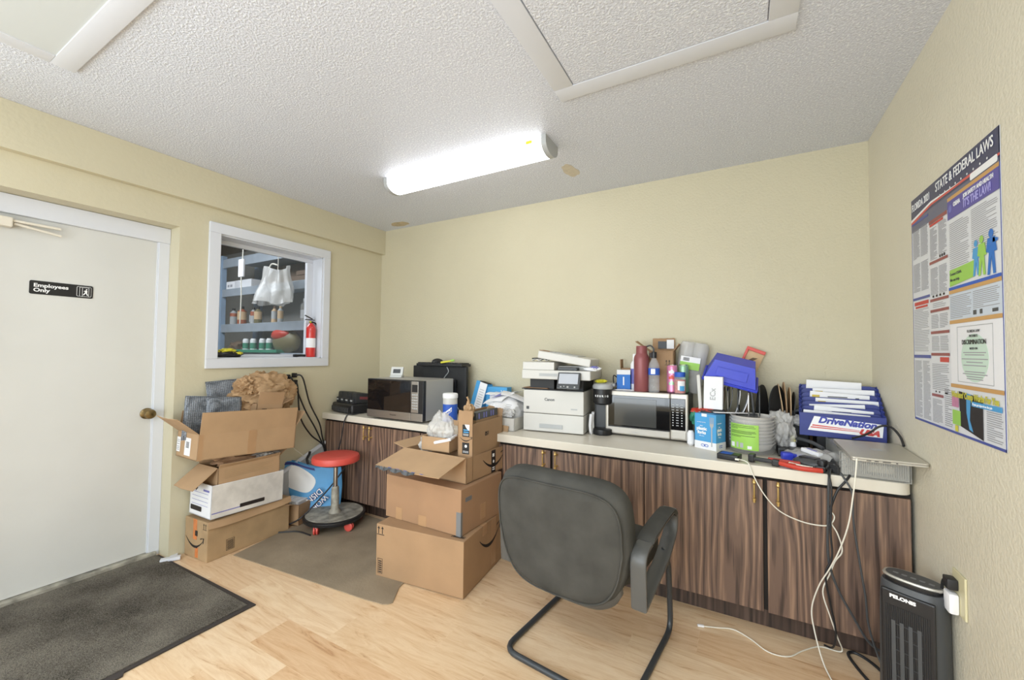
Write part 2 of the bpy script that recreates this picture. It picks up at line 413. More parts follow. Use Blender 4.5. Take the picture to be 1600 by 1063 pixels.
def carton(parent, w, d, h, material, t=.005, flaps=None, closed=False, seam='x', tape=True, fm=None):
    """box standing on z=0 centred at the origin; flaps {side: (length, angle above outward horizontal)}"""
    mb = MB()
    if closed:
        mb.box((0, 0, h/2), (w, d, h), bev=.004)
        o = mb.build('carton_body', material, parent)
        if tape:
            z = h+.0005
            if seam == 'x': MB().span((-w/2-.0008, -.025, h-.06), (-w/2, .025, h)).span((w/2, -.025, h-.06), (w/2+.0008, .025, h)).span((-w/2, -.025, h), (w/2, .025, h+.0008)).build('packing_tape', X['tape'], parent)
            else: MB().span((-.025, -d/2-.0008, h-.06), (.025, -d/2, h)).span((-.025, d/2, h-.06), (.025, d/2+.0008, h)).span((-.025, -d/2, h), (.025, d/2, h+.0008)).build('packing_tape', X['tape'], parent)
        return o
    mb.span((-w/2, -d/2, 0), (w/2, d/2, t)).span((-w/2, -d/2, 0), (w/2, -d/2+t, h)).span((-w/2, d/2-t, 0), (w/2, d/2, h))
    mb.span((-w/2, -d/2, 0), (-w/2+t, d/2, h)).span((w/2-t, -d/2, 0), (w/2, d/2, h))
    o = mb.build('carton_body', material, parent)
    S = {'front': ((0, -d/2, h), (0, -1, 0), (1, 0, 0), w), 'back': ((0, d/2, h), (0, 1, 0), (1, 0, 0), w),
         'left': ((-w/2, 0, h), (-1, 0, 0), (0, 1, 0), d), 'right': ((w/2, 0, h), (1, 0, 0), (0, 1, 0), d)}
    for side, (ln, ang) in (flaps or {}).items():
        c, out, along, wid = S[side]; c = Vector(c); out = Vector(out); al = Vector(along)
        dv = out*math.cos(R(ang)) + Vector((0, 0, 1))*math.sin(R(ang)); nr = al.cross(dv).normalized()
        if nr.z < 0 or (abs(nr.z) < 1e-3 and nr.dot(out) > 0): pass
        rnd = random.Random(len(side)*7+int(ln*1000))
        f = MB(); hw = wid/2-.004
        def fn(u, v):
            e = ln*v + (.004*mnoise.noise(Vector((u*6, ln*50, 0))) if v == 1 else 0)
            return c + al*((u*2-1)*hw) + dv*e + nr*(.006*math.sin(u*PI)*v)
        f.sheet(fn, 12, 4, t*.8)
        f.build('flap', fm or material, parent)
    return o

# ------------------------------------------------------------------ the room
FY = -4.8
struct(MB().span((-.16, FY, -.05), (W+.15, .15, 0)).build('floor', X['floor']))
struct(MB().span((-.16, FY, H), (W+.15, .15, H+.06)).build('ceiling', X['ceil']))
struct(MB().span((-.16, 0, 0), (W+.15, .15, H)).build('wall_back', X['wall']))
struct(MB().span((W, FY, 0), (W+.15, 0, H)).build('wall_right', X['wall_r']))
DY0, DY1, DZ = -2.68, -1.69, 2.10
WY0, WY1, WZ0, WZ1 = -1.458, -.658, 1.25, 2.112
lw = MB()
lw.span((-.16, FY, 0), (0, DY0, H)).span((-.16, DY0, DZ), (0, DY1, H)).span((-.16, DY1, 0), (0, WY0, H))
lw.span((-.16, WY0, 0), (0, WY1, WZ0)).span((-.16, WY0, WZ1), (0, WY1, H)).span((-.16, WY1, 0), (0, 0, H))
struct(lw.build('wall_left', X['wall_l']))
struct(MB().span((0, FY, 2.276), (.048, 0, H), bev=.003).build('trim_1', X['wall_l']))
fwm = MB().span((-.16, FY-.12, 0), (W+.15, FY, .45)).span((-.16, FY-.12, 2.3), (W+.15, FY, H)).span((-.16, FY-.12, .45), (.3, FY, 2.3)).span((3.5, FY-.12, .45), (W+.15, FY, 2.3))
struct(fwm.build('wall_front', X['wall']))
g = struct(MB().span((.3, FY-.06, .45), (3.5, FY-.05, 2.3)).build('added_front_window', X['glass']))  # unseen window added to go with the rear fill light
MB().span((.3, FY-.08, .45), (.35, FY-.03, 2.3)).span((3.45, FY-.08, .45), (3.5, FY-.03, 2.3)).span((1.88, FY-.08, .45), (1.93, FY-.03, 2.3)).build('window_frame', X['dgry'], g)
sw_ = struct(MB().span((.002, -4.65, .70), (.012, -3.25, 2.0)).build('added_side_window', X['glass']))  # unseen window added on the solid wall, around the side fill light
MB().span((0, -4.70, .65), (.02, -4.65, 2.05)).span((0, -3.25, .65), (.02, -3.20, 2.05)).span((0, -4.65, 2.0), (.02, -3.25, 2.05)).span((0, -4.65, .65), (.02, -3.25, .70)).build('window_frame', X['trimw'], sw_)
# ceiling patches of water damage
def ragged(cx, cy, rx, ry, seed, n=40):
    return [(cx+rx*math.cos(2*PI*k/n)*(1+.28*mnoise.noise(Vector((math.cos(2*PI*k/n)*1.7, math.sin(2*PI*k/n)*1.7, seed)))),
             cy+ry*math.sin(2*PI*k/n)*(1+.28*mnoise.noise(Vector((math.cos(2*PI*k/n)*1.7+5, math.sin(2*PI*k/n)*1.7, seed))))) for k in range(n)]
X['stain'] = mat('ceiling_stain', (196, 180, 150), .7, var=.18, vscale=30, bump=.5, bscale=60)
X['stain2'] = mat('plaster_patch', (206, 196, 176), .7, var=.08, vscale=40, bump=.4, bscale=40)
struct(MB().prism(ragged(.35, -.11, .10, .055, 1), .0012, (0, 0, H-.0014), (1, 0, 0), (0, 1, 0)).build('trim_2', X['stain']))
struct(MB().prism(ragged(2.17, -.42, .045, .10, 2), .0012, (0, 0, H-.0014), (1, 0, 0), (0, 1, 0)).build('trim_3', X['stain2']))
# framed ceiling panels
def ceil_frame(name, x0, y0, x1, y1, wd, d=.012):
    mb = MB()
    for a, b in (((x0, y0), (x1, y0+wd)), ((x0, y1-wd), (x1, y1)), ((x0, y0+wd), (x0+wd, y1-wd)), ((x1-wd, y0+wd), (x1, y1-wd))):
        mb.span((a[0], a[1], H-d), (b[0], b[1], H), bev=.003)
    return struct(mb.build(name, X['trimw'], smooth=30))
f1 = ceil_frame('trim_4', .63, -3.5, 1.95, -2.335, .075)
X['panel'] = mat('smooth_ceiling_panel', (203, 207, 206), .5)
MB().span((.70, -3.43, H-.008), (1.88, -2.41, H-.001)).build('hatch_panel', X['panel'], f1)
f2 = ceil_frame('trim_5', 2.405, -2.1, 3.322, -1.15, .09)
pnl = MB().span((2.5, -2.0, H-.010), (3.228, -1.245, H-.001)).build('hatch_panel', X['ceil'], f2)

# ------------------------------------------------------------------ door
dr = struct(MB().span((-.158, DY0+.03, .03), (-.142, DY1-.05, 2.0), bev=.002).build('door_1', X['white']))
fr = MB()
fr.span((-.16, DY1-.055, 0), (-.128, DY1-.001, 2.01)).span((-.16, DY0+.001, 0), (-.128, DY0+.04, 2.01)).span((-.16, DY0+.001, 2.0), (-.118, DY1-.001, DZ-.002), bev=.003)
fr.span((-.142, DY1-.062, .02), (-.134, DY1-.05, 2.0))
fr.build('door_frame', X['trimw'], dr)
MB().span((-.16, DY0+.02, 0), (-.105, DY1-.02, .028), bev=.006).build('threshold', X['grime'], dr)
kn = MB().lathe([(.034, 0), (.034, .006), (.028, .010), (.014, .014), (.013, .03), (.026, .038), (.031, .052), (.027, .064), (.012, .070), (0, .070)], (-.142, -1.775, .905), 28, axis=(1, 0, 0)).build('door_knob', X['abrass'], dr, smooth=30)
cl = MB().span((-.142, -2.62, 1.925), (-.09, -2.36, 1.975), bev=.006).span((-.118, -2.36, 1.955), (-.10, -2.19, 1.966)).box((-.11, -2.27, 1.935), (.012, .17, .010), rot=(R(-8), 0, 0)).build('door_closer', X['cream'], dr)
sg = thing('door_sign', 'black Employees Only sign on the white door', 'sign', (-.141, -2.165, 1.635))
decal(sg, 'sign_plate', [rrect(-.122, -.036, .122, .036, .008)], X['blk'], (0, 0, 0), (0, 1, 0), (0, 0, 1), .002)
text(sg, 'lettering', 'Employees', .027, X['wht'], (.002, -.108, .0115), (0, 1, 0), align='LEFT', bold=.0007, sx=1.12)
text(sg, 'lettering', 'Only', .027, X['wht'], (.002, -.108, -.014), (0, 1, 0), align='LEFT', bold=.0007, sx=1.12)
pic = [rrect(.055, -.028, .115, .028, .006)]
decal(sg, 'pictogram_border', pic, X['wht'], (.002, 0, 0), (0, 1, 0), (0, 0, 1), .0005)
decal(sg, 'pictogram_field', [rrect(.0565, -.0265, .1135, .0265, .005)], X['blk'], (.0026, 0, 0), (0, 1, 0), (0, 0, 1), .0005)
figp = [[(.0905, .013), (.095, .017), (.099, .013), (.095, .009)], [(.086, .006), (.094, .009), (.099, .004), (.097, -.006), (.102, -.020), (.098, -.022), (.092, -.008), (.084, -.020), (.080, -.019), (.088, -.004), (.089, .002), (.083, .001)],
        rect(.066, -.0265, .0675, .024), rect(.077, -.0265, .0785, .024), rect(.066, .023, .105, .0245), rect(.1035, -.0265, .105, .024)]
decal(sg, 'pictogram', figp, X['wht'], (.0032, 0, 0), (0, 1, 0), (0, 0, 1), .0005)

# ------------------------------------------------------------------ window to the workshop
wf = MB(); cw = .07
a0, a1, b0, b1 = WY0-cw, WY1+cw-.008, WZ0-cw+.004, WZ1+cw
for p, q in (((a0, b0), (a1, WZ0)), ((a0, WZ1), (a1, b1)), ((a0, WZ0), (WY0, WZ1)), ((WY1, WZ0), (a1, WZ1))):
    wf.span((0, p[0], p[1]), (.02, q[0], q[1]), bev=.003)
win = struct(wf.build('window_1', X['trimw']))
j = MB().span((-.16, WY0, WZ0-.002), (0, WY1, WZ0+.008)).span((-.16, WY0, WZ1-.008), (0, WY1, WZ1)).span((-.16, WY0, WZ0), (0, WY0+.008, WZ1)).span((-.16, WY1-.008, WZ0), (0, WY1, WZ1))
j.build('window_jamb', X['trimw'], win)
s = MB()
y0, y1, z0, z1 = WY0+.008, WY1-.008, WZ0+.008, WZ1-.008
for p, q in (((y0, z0), (y1, z0+.022)), ((y0, z1-.03), (y1, z1)), ((y0, z0+.0225), (y0+.03, z1-.0305)), ((y1-.055, z0+.0225), (y1, z1-.0305))): s.span((-.15, p[0], p[1]), (-.12, q[0], q[1]), bev=.003)
s.build('window_frame', X['trimw'], win)
MB().span((-.138, y0+.02, z0+.015), (-.134, y1-.045, z1-.02)).build('window_pane', X['glass'], win)

# the workshop seen through it
X['shopwall'] = mat('workshop_grey_wall', (150, 148, 142), .8, var=.08, vscale=3)
struct(MB().span((-4.3, .35, 0), (-.16, .45, 2.9)).build('wall_workshop_back', X['shopwall']))
struct(MB().span((-4.4, -3.4, 0), (-4.3, .45, 2.9)).build('wall_workshop_left', X['shopwall']))
struct(MB().span((-4.3, -3.5, 0), (-.16, -3.4, 2.9)).build('wall_workshop_front', X['shopwall']))
struct(MB().span((-4.3, -3.4, -.05), (-.16, .35, 0)).build('floor_workshop', X['gry']))
struct(MB().span((-4.3, -3.4, 2.75), (-.16, .35, 2.9)).build('ceiling_workshop', X['brownp']))
sh = thing('shelving_unit', 'blue grey steel shelving unit in the workshop seen through the window', 'shelf', (-1.5, .02, 0))
for x in (-1.12, 1.0):
    for y in (-.22, .24): MB().span((x-.06, y-.03, 0), (x+.06, y+.03, 2.5), bev=.004).build('post', X['bcol'], sh)
for z, hh in ((1.63, .10), (2.07, .095), (2.45, .11)):
    MB().span((-1.06, -.24, z-hh), (.94, -.215, z), bev=.004).span((-1.06, -.215, z-.02), (.94, .26, z-.004)).build('shelf', X['gal'], sh)
MB().span((-1.06, -.24, 1.17), (.94, .26, 1.285), bev=.004).build('work_surface', X['gal'], sh)
MB().span((-1.06, .27, 1.29), (.94, .29, 2.44)).build('back_panel', X['shopwall'], sh)
def sheet_thing(name, mb, m, label, cat, group=None, loc=None, rot=None, smooth=None):
    return tag(mb.build(name, m, None, smooth=smooth, loc=loc, rot=rot), label, cat, group)
sheet_thing('cardboard_sheet', MB().box((0, 0, .16), (.9, .02, .31), rot=(R(-8), 0, 0)), X['brownp'], 'brown board leaning at the back of the upper workshop shelf', 'cardboard', loc=(-1.75, .16, 2.075))
sheet_thing('plank_stack', MB().box((0, 0, .03), (1.0, .3, .05), bev=.003).box((.05, .02, .075), (.9, .26, .03), bev=.003).box((.1, 0, .12), (.6, .22, .05), bev=.003), X['brownp'], 'stack of brown planks on the right of the upper workshop shelf', 'planks', loc=(-1.05, .02, 2.07))
t = thing('carton', 'long white carton on the left of the upper workshop shelf', 'box', (-2.28, -.02, 2.067)); MB().box((0, 0, .065), (.36, .2, .12), bev=.004).build('carton_body', X['paper'], t)
t = thing('carton', 'small white carton in front of the long one on the upper workshop shelf', 'box', (-2.42, -.155, 2.067)); MB().box((0, 0, .05), (.19, .08, .10), bev=.004).build('carton_body', X['paper'], t); decal(t, 'print', [rect(-.06, .03, -.02, .06), rect(.0, .03, .05, .06)], X['grytxt'], (0, -.041, 0))
def bottle(x, y, z, h, r, body, cap, label, lab_m, cat='bottle', group='bottles on the middle workshop shelf', lab=(.25, .7)):
    t = thing('bottle', label, cat, (x, y, z), group=group)
    MB().lathe([(r*.9, 0), (r, .01), (r, h*.72), (r*.45, h*.83), (r*.4, h*.87)], seg=16).build('bottle_body', body, t, smooth=35)
    MB().lathe([(r*.45, h*.86), (r*.45, h*.99), (r*.38, h)], seg=14).build('cap', cap, t, smooth=35)
    MB().lathe([(r*1.01, h*lab[0]), (r*1.01, h*lab[1])], seg=16).build('label_band', lab_m, t, smooth=35)
    return t
X['copper'] = mat('copper_label', (168, 92, 62), .5); X['olive'] = mat('olive_label', (120, 112, 80), .5)
bottle(-2.47, -.12, 1.63, .21, .040, X['lgry'], X['blk'], 'grey bottle with a copper label at the left end of the middle workshop shelf', X['copper'], lab=(.5, .7))
bottle(-2.24, -.14, 1.63, .22, .050, X['copper'], X['blk'], 'fat copper bottle with a black cap on the middle workshop shelf', X['skin'])
bottle(-2.10, -.08, 1.63, .21, .034, X['lgry'], X['blk'], 'thin grey bottle right of the fat copper one', X['copper'], lab=(.5, .75))
bottle(-1.91, -.13, 1.63, .205, .042, X['olive'], X['blk'], 'olive bottle in the middle of the workshop shelf', X['skin'])
bottle(-1.63, -.10, 1.63, .20, .032, X['skin'], X['brownp'], 'tan can right of the olive bottle', X['lgry'], cat='can')
bottle(-1.51, -.10, 1.63, .20, .031, X['lgry'], X['skin'], 'grey can beside the tan can', X['skin'], cat='can')
bottle(-1.06, -.10, 1.63, .26, .045, X['milky'], X['wht'], 'clear bottle at the right end of the middle workshop shelf', X['paper'], lab=(.15, .5))
bottle(-2.36, .05, 1.63, .19, .035, X['lgry'], X['wht'], 'pale bottle standing behind the copper bottle', X['paper'])
for i, x in enumerate((-2.15, -1.99, -1.80, -1.66)):
    t = thing('spray_can', ['leftmost', 'second', 'third', 'rightmost'][i]+' of the four white and green spray cans', 'can', (x, -.13, 1.285), group='green spray cans below the workshop shelf')
    MB().lathe([(.036, 0), (.036, .15), (.028, .16)], seg=16).build('can_body', X['wht'], t, smooth=35)
    MB().lathe([(.0365, .045), (.0365, .115)], seg=16).build('label_band', mat('teal_label', (62, 140, 112), .5) if i == 0 else bpy.data.materials['teal_label'], t, smooth=35)
    MB().lathe([(.028, .158), (.028, .168), (0, .17)], seg=16).build('lid', X['wht'], t, smooth=35)
sheet_thing('green_tray', MB().span((-.42, -.05, 0), (.42, .05, .035), bev=.004), bpy.data.materials['teal_label'], 'low green tray in front of the spray cans', 'tray', loc=(-1.72, -.215, 1.285))
t = thing('welding_helmet', 'red and dark olive cap shaped helmet under the workshop shelf', 'helmet', (-1.33, -.13, 1.285))
MB().blob((0, 0, .13), (.22, .10, .14), .06, 2, 3, 4, flat=0).build('shell', X['olive'], t, smooth=60)
MB().blob((-.03, -.055, .205), (.15, .06, .07), .1, 2, 3, 2).build('crown', X['redp'], t, smooth=60)
sheet_thing('rag', MB().blob((0, 0, .05), (.17, .07, .09), .5, 2, 4, 9, flat=0), X['brownp'], 'crumpled brown rag beside the spray cans in the workshop', 'rag', loc=(-2.34, -.12, 1.285), smooth=60)
# hung from the workshop ceiling
t = thing('plastic_bag', 'white plastic bag hanging in the workshop behind the window', 'bag', (-1.10, -.42, 1.80))
def bagf(u, v):
    a = 2*PI*u; r = .29-.11*v; top = .36*v + .03*math.sin(a*2)*v
    q = mnoise.noise(Vector((math.cos(a)*2, math.sin(a)*2, v*2)))*.05*(1.2-v) + .014*math.sin(a*9+v*3)
    return Vector(((r+q)*math.cos(a)-.07*(1-v)*.8+.03, (r*.35+q)*math.sin(a), top + .05*mnoise.noise(Vector((a, 3, 0)))*(1-v)))
MB().sheet(bagf, 48, 14).build('bag_body', X['milky'], t, smooth=80)
MB().tube([(.05, 0, .34), (.06, 0, .6), (.10, 0, .95)], .004).tube([(-.12, 0, .36), (-.06, 0, .42), (.04, 0, .40)], .008).build('string', X['wcable'], t, smooth=True)
t = thing('pull_cord', 'white pull cord with a tag hanging behind the window', 'cord', (-1.68, -.45, 1.6))
MB().tube([(0, 0, .0), (.01, 0, .3), (.0, 0, .5), (.02, 0, .8), (.0, 0, 1.14)], .006).build('cord', X['wcable'], t, smooth=True)
MB().span((-.05, -.012, .52), (.05, .012, .72), bev=.01).build('cord_tag', X['paper'], t)
t = thing('workshop_lamp', 'strip lamp under the workshop ceiling', 'lamp', (-1.6, -1.5, 2.66)); MB().span((-.8, -.08, 0), (.8, .08, .09), bev=.02).build('housing', X['white'], t)

# on the window sill
t = thing('fire_extinguisher', 'small red fire extinguisher on the window sill', 'extinguisher', (-.060, -.712, 1.2585))
MB().lathe([(.033, 0), (.037, .008), (.037, .24), (.032, .262), (.018, .28), (.014, .29)], seg=24).build('cylinder', X['redm'], t, smooth=35)
MB().lathe([(.0375, .08), (.0375, .16)], seg=24).build('label_band', X['paper'], t, smooth=35)
MB().lathe([(.016, .288), (.016, .305)], seg=14).span((-.006, -.055, .312), (.006, .03, .32), bev=.002).box((0, -.025, .338), (.012, .075, .008), rot=(R(-22), 0, 0), bev=.002).tube([(0, .012, .30), (.0, .045, .285), (0, .052, .26)], .006).build('valve_handle', X['blk'], t, smooth=True)
MB().lathe([(.008, 0), (.008, .006)], (.014, -.02, .298), 12, axis=(1, 0, 0)).build('gauge', X['yel'], t)
t = thing('work_glove', 'yellow and black work glove on the window sill', 'glove', (-.045, -1.36, 1.2585))
MB().blob((0, 0, .022), (.045, .095, .026), .25, 2.5, 4, 3, flat=0).build('glove_palm', X['blk'], t, smooth=60)
MB().blob((.0, -.01, .042), (.036, .06, .022), .3, 3, 4, 5).blob((.01, .055, .03), (.03, .035, .014), .3, 3, 3, 6).build('glove_back', X['yel'], t, smooth=60)
t = thing('hand_tool', 'black hand tool lying next to the fire extinguisher', 'tool', (-.055, -.795, 1.2585))
MB().tube([(0, -.05, .01), (0, -.01, .014), (0, .03, .012)], .010).box((0, -.055, .012), (.03, .03, .022), bev=.006).build('tool_body', X['blk'], t, smooth=True)

# ------------------------------------------------------------------ ceiling light
t = thing('ceiling_light', 'lit white strip light with a curved diffuser on the ceiling', 'light', (1.60, -.83, H))
def halfp(w, d, n=12, c=.0): return [(-w/2, 0)] + [(-w/2*math.cos(PI*k/n), -c-(d-c)*math.sin(PI*k/n)**.75) for k in range(n+1)] + [(w/2, 0)]
MB().span((-.612, -.074, -.018), (.612, .074, 0), bev=.003).build('base_plate', X['white'], t)
MB().prism(halfp(.166, .084, c=.020), 1.17, (-.585, 0, -.002), (0, 1, 0), (0, 0, 1)).build('diffuser', X['lamp'], t, smooth=40)
for sx in (-1, 1):
    MB().prism(halfp(.172, .087, c=.020), .03, (-.615 if sx < 0 else .585, 0, 0), (0, 1, 0), (0, 0, 1)).build('end_cap', X['lgry'], t, smooth=40)
MB().span((.49, -.0845, -.032), (.53, -.0825, -.014)).build('sticker', X['yel'], t)
t = thing('ceiling_light', 'added strip light housing behind the viewer, outside the picture', 'light', (2.6, -3.3, H)); MB().span((-.61, -.075, -.06), (.61, .075, 0), bev=.02).build('base_plate', X['white'], t)  # unlit housing added to go with the overhead fill light

# ------------------------------------------------------------------ worktop and cabinets
CT = .785
t = thing('worktop', 'long cream laminate worktop along the back wall', 'countertop', (0, 0, 0))
ol = [(.008, -.002), (.008, -.636)] + [(3.755-.05+.05*math.sin(R(90*k/8)), -.636+.05-.05*math.cos(R(90*k/8))) for k in range(9)] + [(3.755, -.002)]
MB().prism(ol, .05, (0, 0, CT-.05), (1, 0, 0), (0, 1, 0), bev=.004).build('worktop_slab', X['cream'], t)
def pull(parent, x, z):
    h = MB().tube([(x, -.638, z-.030), (x, -.641, z), (x, -.638, z+.030)], .0042)
    for s_ in (-1, 1):
        h.lathe([(.007, 0), (.005, .006), (.004, .028)], (x, -.610, z+s_*.034), 10, axis=(0, -1, 0)).lathe([(0, 0), (.008, .006), (.0085, .012), (.005, .018), (.0055, .022)], (x, -.638, z+s_*.030), 10, axis=(0, 0, s_))
        h.lathe([(0, -.008), (.0065, -.004), (.0065, .004), (0, .008)], (x, -.638, z+s_*.050), 10)
    return h.build('handle', X['brass'], parent, smooth=True)
def cabinet(x0, x1, doors, label, gap):
    t = thing('base_cabinet', label, 'cabinet', (x0, 0, 0)); w = x1-x0
    MB().span((.001, -.592, .10), (w-.001, -.004, CT-.052)).build('cabinet_carcass', X['carc'], t)
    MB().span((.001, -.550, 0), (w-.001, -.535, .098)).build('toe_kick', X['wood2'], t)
    for a, b, hx in doors:
        d = MB().span((a-x0, -.611, .098), (b-x0, -.594, .716), bev=.002).build('door', X['wood'], t)
        if hx is not None: pull(d, hx-x0, .665)
    return t
cabinet(.012, 1.085, [(.018, .548, .522), (.556, 1.08, .585)], 'leftmost dark wood cabinet with two doors, behind the red stool', .55)
cabinet(1.087, 1.59, [(1.092, 1.585, None)], 'narrow dark wood cabinet behind the carton stack', 0)
cabinet(1.592, 2.675, [(1.60, 2.122, 2.083), (2.138, 2.6735, 2.165)], 'dark wood cabinet with two doors behind the office chair', 0)
cabinet(2.677, 3.757, [(2.6785, 3.226, 3.190), (3.244, 3.752, 3.286)], 'rightmost dark wood cabinet with cables hanging over its doors', 0)

# ------------------------------------------------------------------ mats
t = thing('door_mat', 'charcoal carpet mat in front of the white door', 'mat', (0, 0, 0))
MB().prism([(-.10, -2.95), (.975, -2.95), (.975, -2.21), (.955, -2.2), (.955, -1.685), (-.10, -1.700)], .006, (0, 0, .001), (1, 0, 0), (0, 1, 0)).build('rubber_border', X['rubb'], t)
MB().prism([(-.10, -2.93), (.94, -2.93), (.928, -1.712), (-.10, -1.715)], .004, (0, 0, .0071), (1, 0, 0), (0, 1, 0)).build('carpet_pile', X['carp'], t)
rm = [(.305, -1.465), (1.40, -1.372)] + [(1.49+.06*math.cos(R(a)), -1.30+.06*math.sin(R(a))) for a in (-95, -70, -45, -20)] + [(1.475, -1.20), (1.36, -.62), (.23, -.58), (.235, -1.10)]
sheet_thing('rubber_mat', MB().prism(rm, .004, (0, 0, .001), (1, 0, 0), (0, 1, 0)), X['rub'], 'thin grey rubber floor mat under the red stool', 'mat')

# ------------------------------------------------------------------ cartons: stack against the left wall
def barcode(parent, name, origin, right, upv, w=.06, h=.05, n=9, frame=True, m='ink'):
    ps = []
    if frame: ps += [rect(-w/2, -h/2, w/2, -h/2+.002), rect(-w/2, h/2-.002, w/2, h/2), rect(-w/2, -h/2, -w/2+.002, h/2), rect(w/2-.002, -h/2, w/2, h/2)]
    for k in range(n): ps.append(rect(-w/2+.006, -h/2+.006+(h-.012)*k/n, w/2-.006, -h/2+.006+(h-.012)*(k+.5)/n))
    return decal(parent, name, ps, X[m], origin, right, upv)
def arrows(parent, origin, right, upv, s=.03):
    ps = []
    for x in (-.3*s, .3*s): ps += [rect(x-.05*s, -.4*s, x+.05*s, .3*s), [(x-.2*s, .25*s), (x+.2*s, .25*s), (x, .55*s)]]
    ps.append(rect(-.6*s, -.55*s, .6*s, -.47*s))
    return decal(parent, 'arrow_print', ps, X['ink'], origin, right, upv)
LR = R(-1)
t = thing('cardboard_box', 'worn smile arrow cardboard box with orange tape, lowest of the left stack', 'box', (.130, -1.335, 0), (0, 0, R(3)))
mb = MB(); mb.box((0, 0, .122), (.25, .545, .244), bev=.006)
mb.build('carton_body', X['card3'], t)
MB().sheet(lambda u, v: Vector((.126+.012*v+.006*math.sin(u*9), -.272+.545*u, .246-.04*v-.012*math.sin(u*PI))), 20, 4, .004).build('flap', X['card2'], t)
MB().span((-.028, -.2735, .12), (.012, -.2725, .246)).span((-.002, -.2735, .012), (.030, -.2725, .075)).build('packing_tape', X['org'], t)
decal(t, 'smile_arrow', smile(.19, .26), X['ink'], (-.012, -.2735, .125), (1, 0, 0), (0, 0, 1))
decal(t, 'tape_print', [rect(-.004, .145, .022, .178), rect(0, .07, .022, .085)], X['blk'], (0, -.274, 0))
arrows(t, (.098, -.273, .215), (1, 0, 0), (0, 0, 1), .035)
barcode(t, 'printed_label', (.1255, -.135, .065), (0, 1, 0), (0, 0, 1), .05, .07)
t = thing('storage_box', 'dirty white file storage box standing on the worn smile arrow box', 'box', (.150, -1.365, .256), (R(-1.5), 0, R(1)))
carton(t, .255, .46, .205, X['paper'], flaps={})
MB().span((.1278, -.228, .004), (.1284, .228, .203)).build('smudged_side', X['smudged'], t)
decal(t, 'blue_stripe', [rect(-.225, .030, .05, .036)], X['lav'], (.1287, 0, 0), (0, 1, 0), (0, 0, 1))
decal(t, 'brand_bar', [rrect(-.06, .028, .10, .052, .004)], X['ink'], (.1290, 0, 0), (0, 1, 0), (0, 0, 1))
decal(t, 'front_lines', [rect(-.10, z, .09, z+.002) for z in (.07, .095, .12, .145)]+[rect(.03, .16, .10, .172)], X['lav'], (0, -.2305, 0))
decal(t, 'front_emblem', [rrect(-.11, .03, .02, .06, .006), [(-.06, .15), (-.035, .17), (-.04, .19), (-.06, .185)]], X['ink'], (0, -.2312, 0))
t = thing('cardboard_box', 'torn open tan carton stuffed into the white storage box', 'box', (.150, -1.355, .30), (0, 0, R(1)))
carton(t, .235, .40, .265, X['card2'], flaps={'left': (.05, 85), 'front': (.17, -38), 'back': (.11, 35), 'right': (.025, 60)})
decal(t, 'faint_print', lines(-.16, .19, .16, .245, 5, .35, 4), X['card3'], (.118, 0, 0), (0, 1, 0), (0, 0, 1))
sheet_thing('packing_paper', MB().blob((0, 0, .03), (.085, .15, .04), .35, 3, 4, 21), X['card4'], 'pinkish packing paper inside the torn tan carton', 'paper', loc=(.150, -1.36, .545), smooth=60)
sheet_thing('clear_wrap', MB().blob((0, 0, .02), (.07, .09, .035), .5, 3, 4, 23), X['milky'], 'crumpled clear wrap at the back of the torn tan carton', 'wrap', loc=(.19, -1.23, .57), smooth=60)
t = thing('cardboard_box', 'long open carton on top of the left stack, full of packing material', 'box', (.162, -1.375, .625), (R(-3.2), 0, R(-1)))
carton(t, .275, .61, .155, X['card2'], flaps={'right': (.135, 86), 'front': (.155, 40), 'back': (.12, 58), 'left': (.13, 100)})
MB().span((.1378, -.02, .0), (.1386, .03, .155)).build('packing_tape', X['tape'], t)
MB().span((.1376, -.305, .0), (.1383, -.28, .155)).build('packing_tape', X['tape'], t)
decal(t, 'shipping_label', [rect(-.135, .03, -.09, .12), rect(-.03, .018, .045, .125)], X['paper'], (0, -.3055, 0))
barcode(t, 'printed_label', (.008, -.3065, .085), (1, 0, 0), (0, 0, 1), .05, .05, 5, False)
decal(t, 'printed_lines', [rect(-.128, z, -.098, z+.004) for z in (.04, .05, .06, .075, .09, .10)], X['grytxt'], (0, -.3065, 0))
# its contents
def mailer(loc, rot, w, h, label, sd):
    def fn(u, v): return Vector(((u-.5)*w, .018*math.sin(PI*u)*math.sin(PI*v)+.012*mnoise.noise(Vector((u*3, v*3, sd))), v*h))
    mb = MB().sheet(fn, 24, 24)
    mb.sheet(lambda u, v: fn(u, v)*1.0+Vector((0, -.03*math.sin(PI*u)**.5*math.sin(PI*v)**.5, 0)), 24, 24)
    return sheet_thing('bubble_mailer', mb, X['bub'], label, 'mailer', 'grey bubble mailers', loc, rot, 60)
mailer((.15, -1.545, .735), (R(-10), R(6), R(82)), .31, .275, 'long grey bubble mailer leaning at the front of the top left carton', 1)
mailer((.175, -1.49, .71), (R(-8), R(3), R(76)), .20, .29, 'grey bubble mailer standing just behind the long front one', 8)
mailer((.11, -1.39, .78), (R(-14), R(-4), R(80)), .25, .335, 'upright grey bubble mailer under the window casing', 4)
sheet_thing('kraft_paper', MB().blob((0, 0, .06), (.085, .21, .15), .34, 2.1, 5, 12, ridge=True).blob((.02, -.12, .13), (.06, .08, .06), .4, 2, 5, 14, ridge=True).blob((.03, .13, .04), (.05, .07, .06), .5, 3, 4, 17), X['kraft'], 'crumpled brown kraft paper heaped on the top left carton', 'paper', loc=(.11, -1.19, .93), smooth=50)
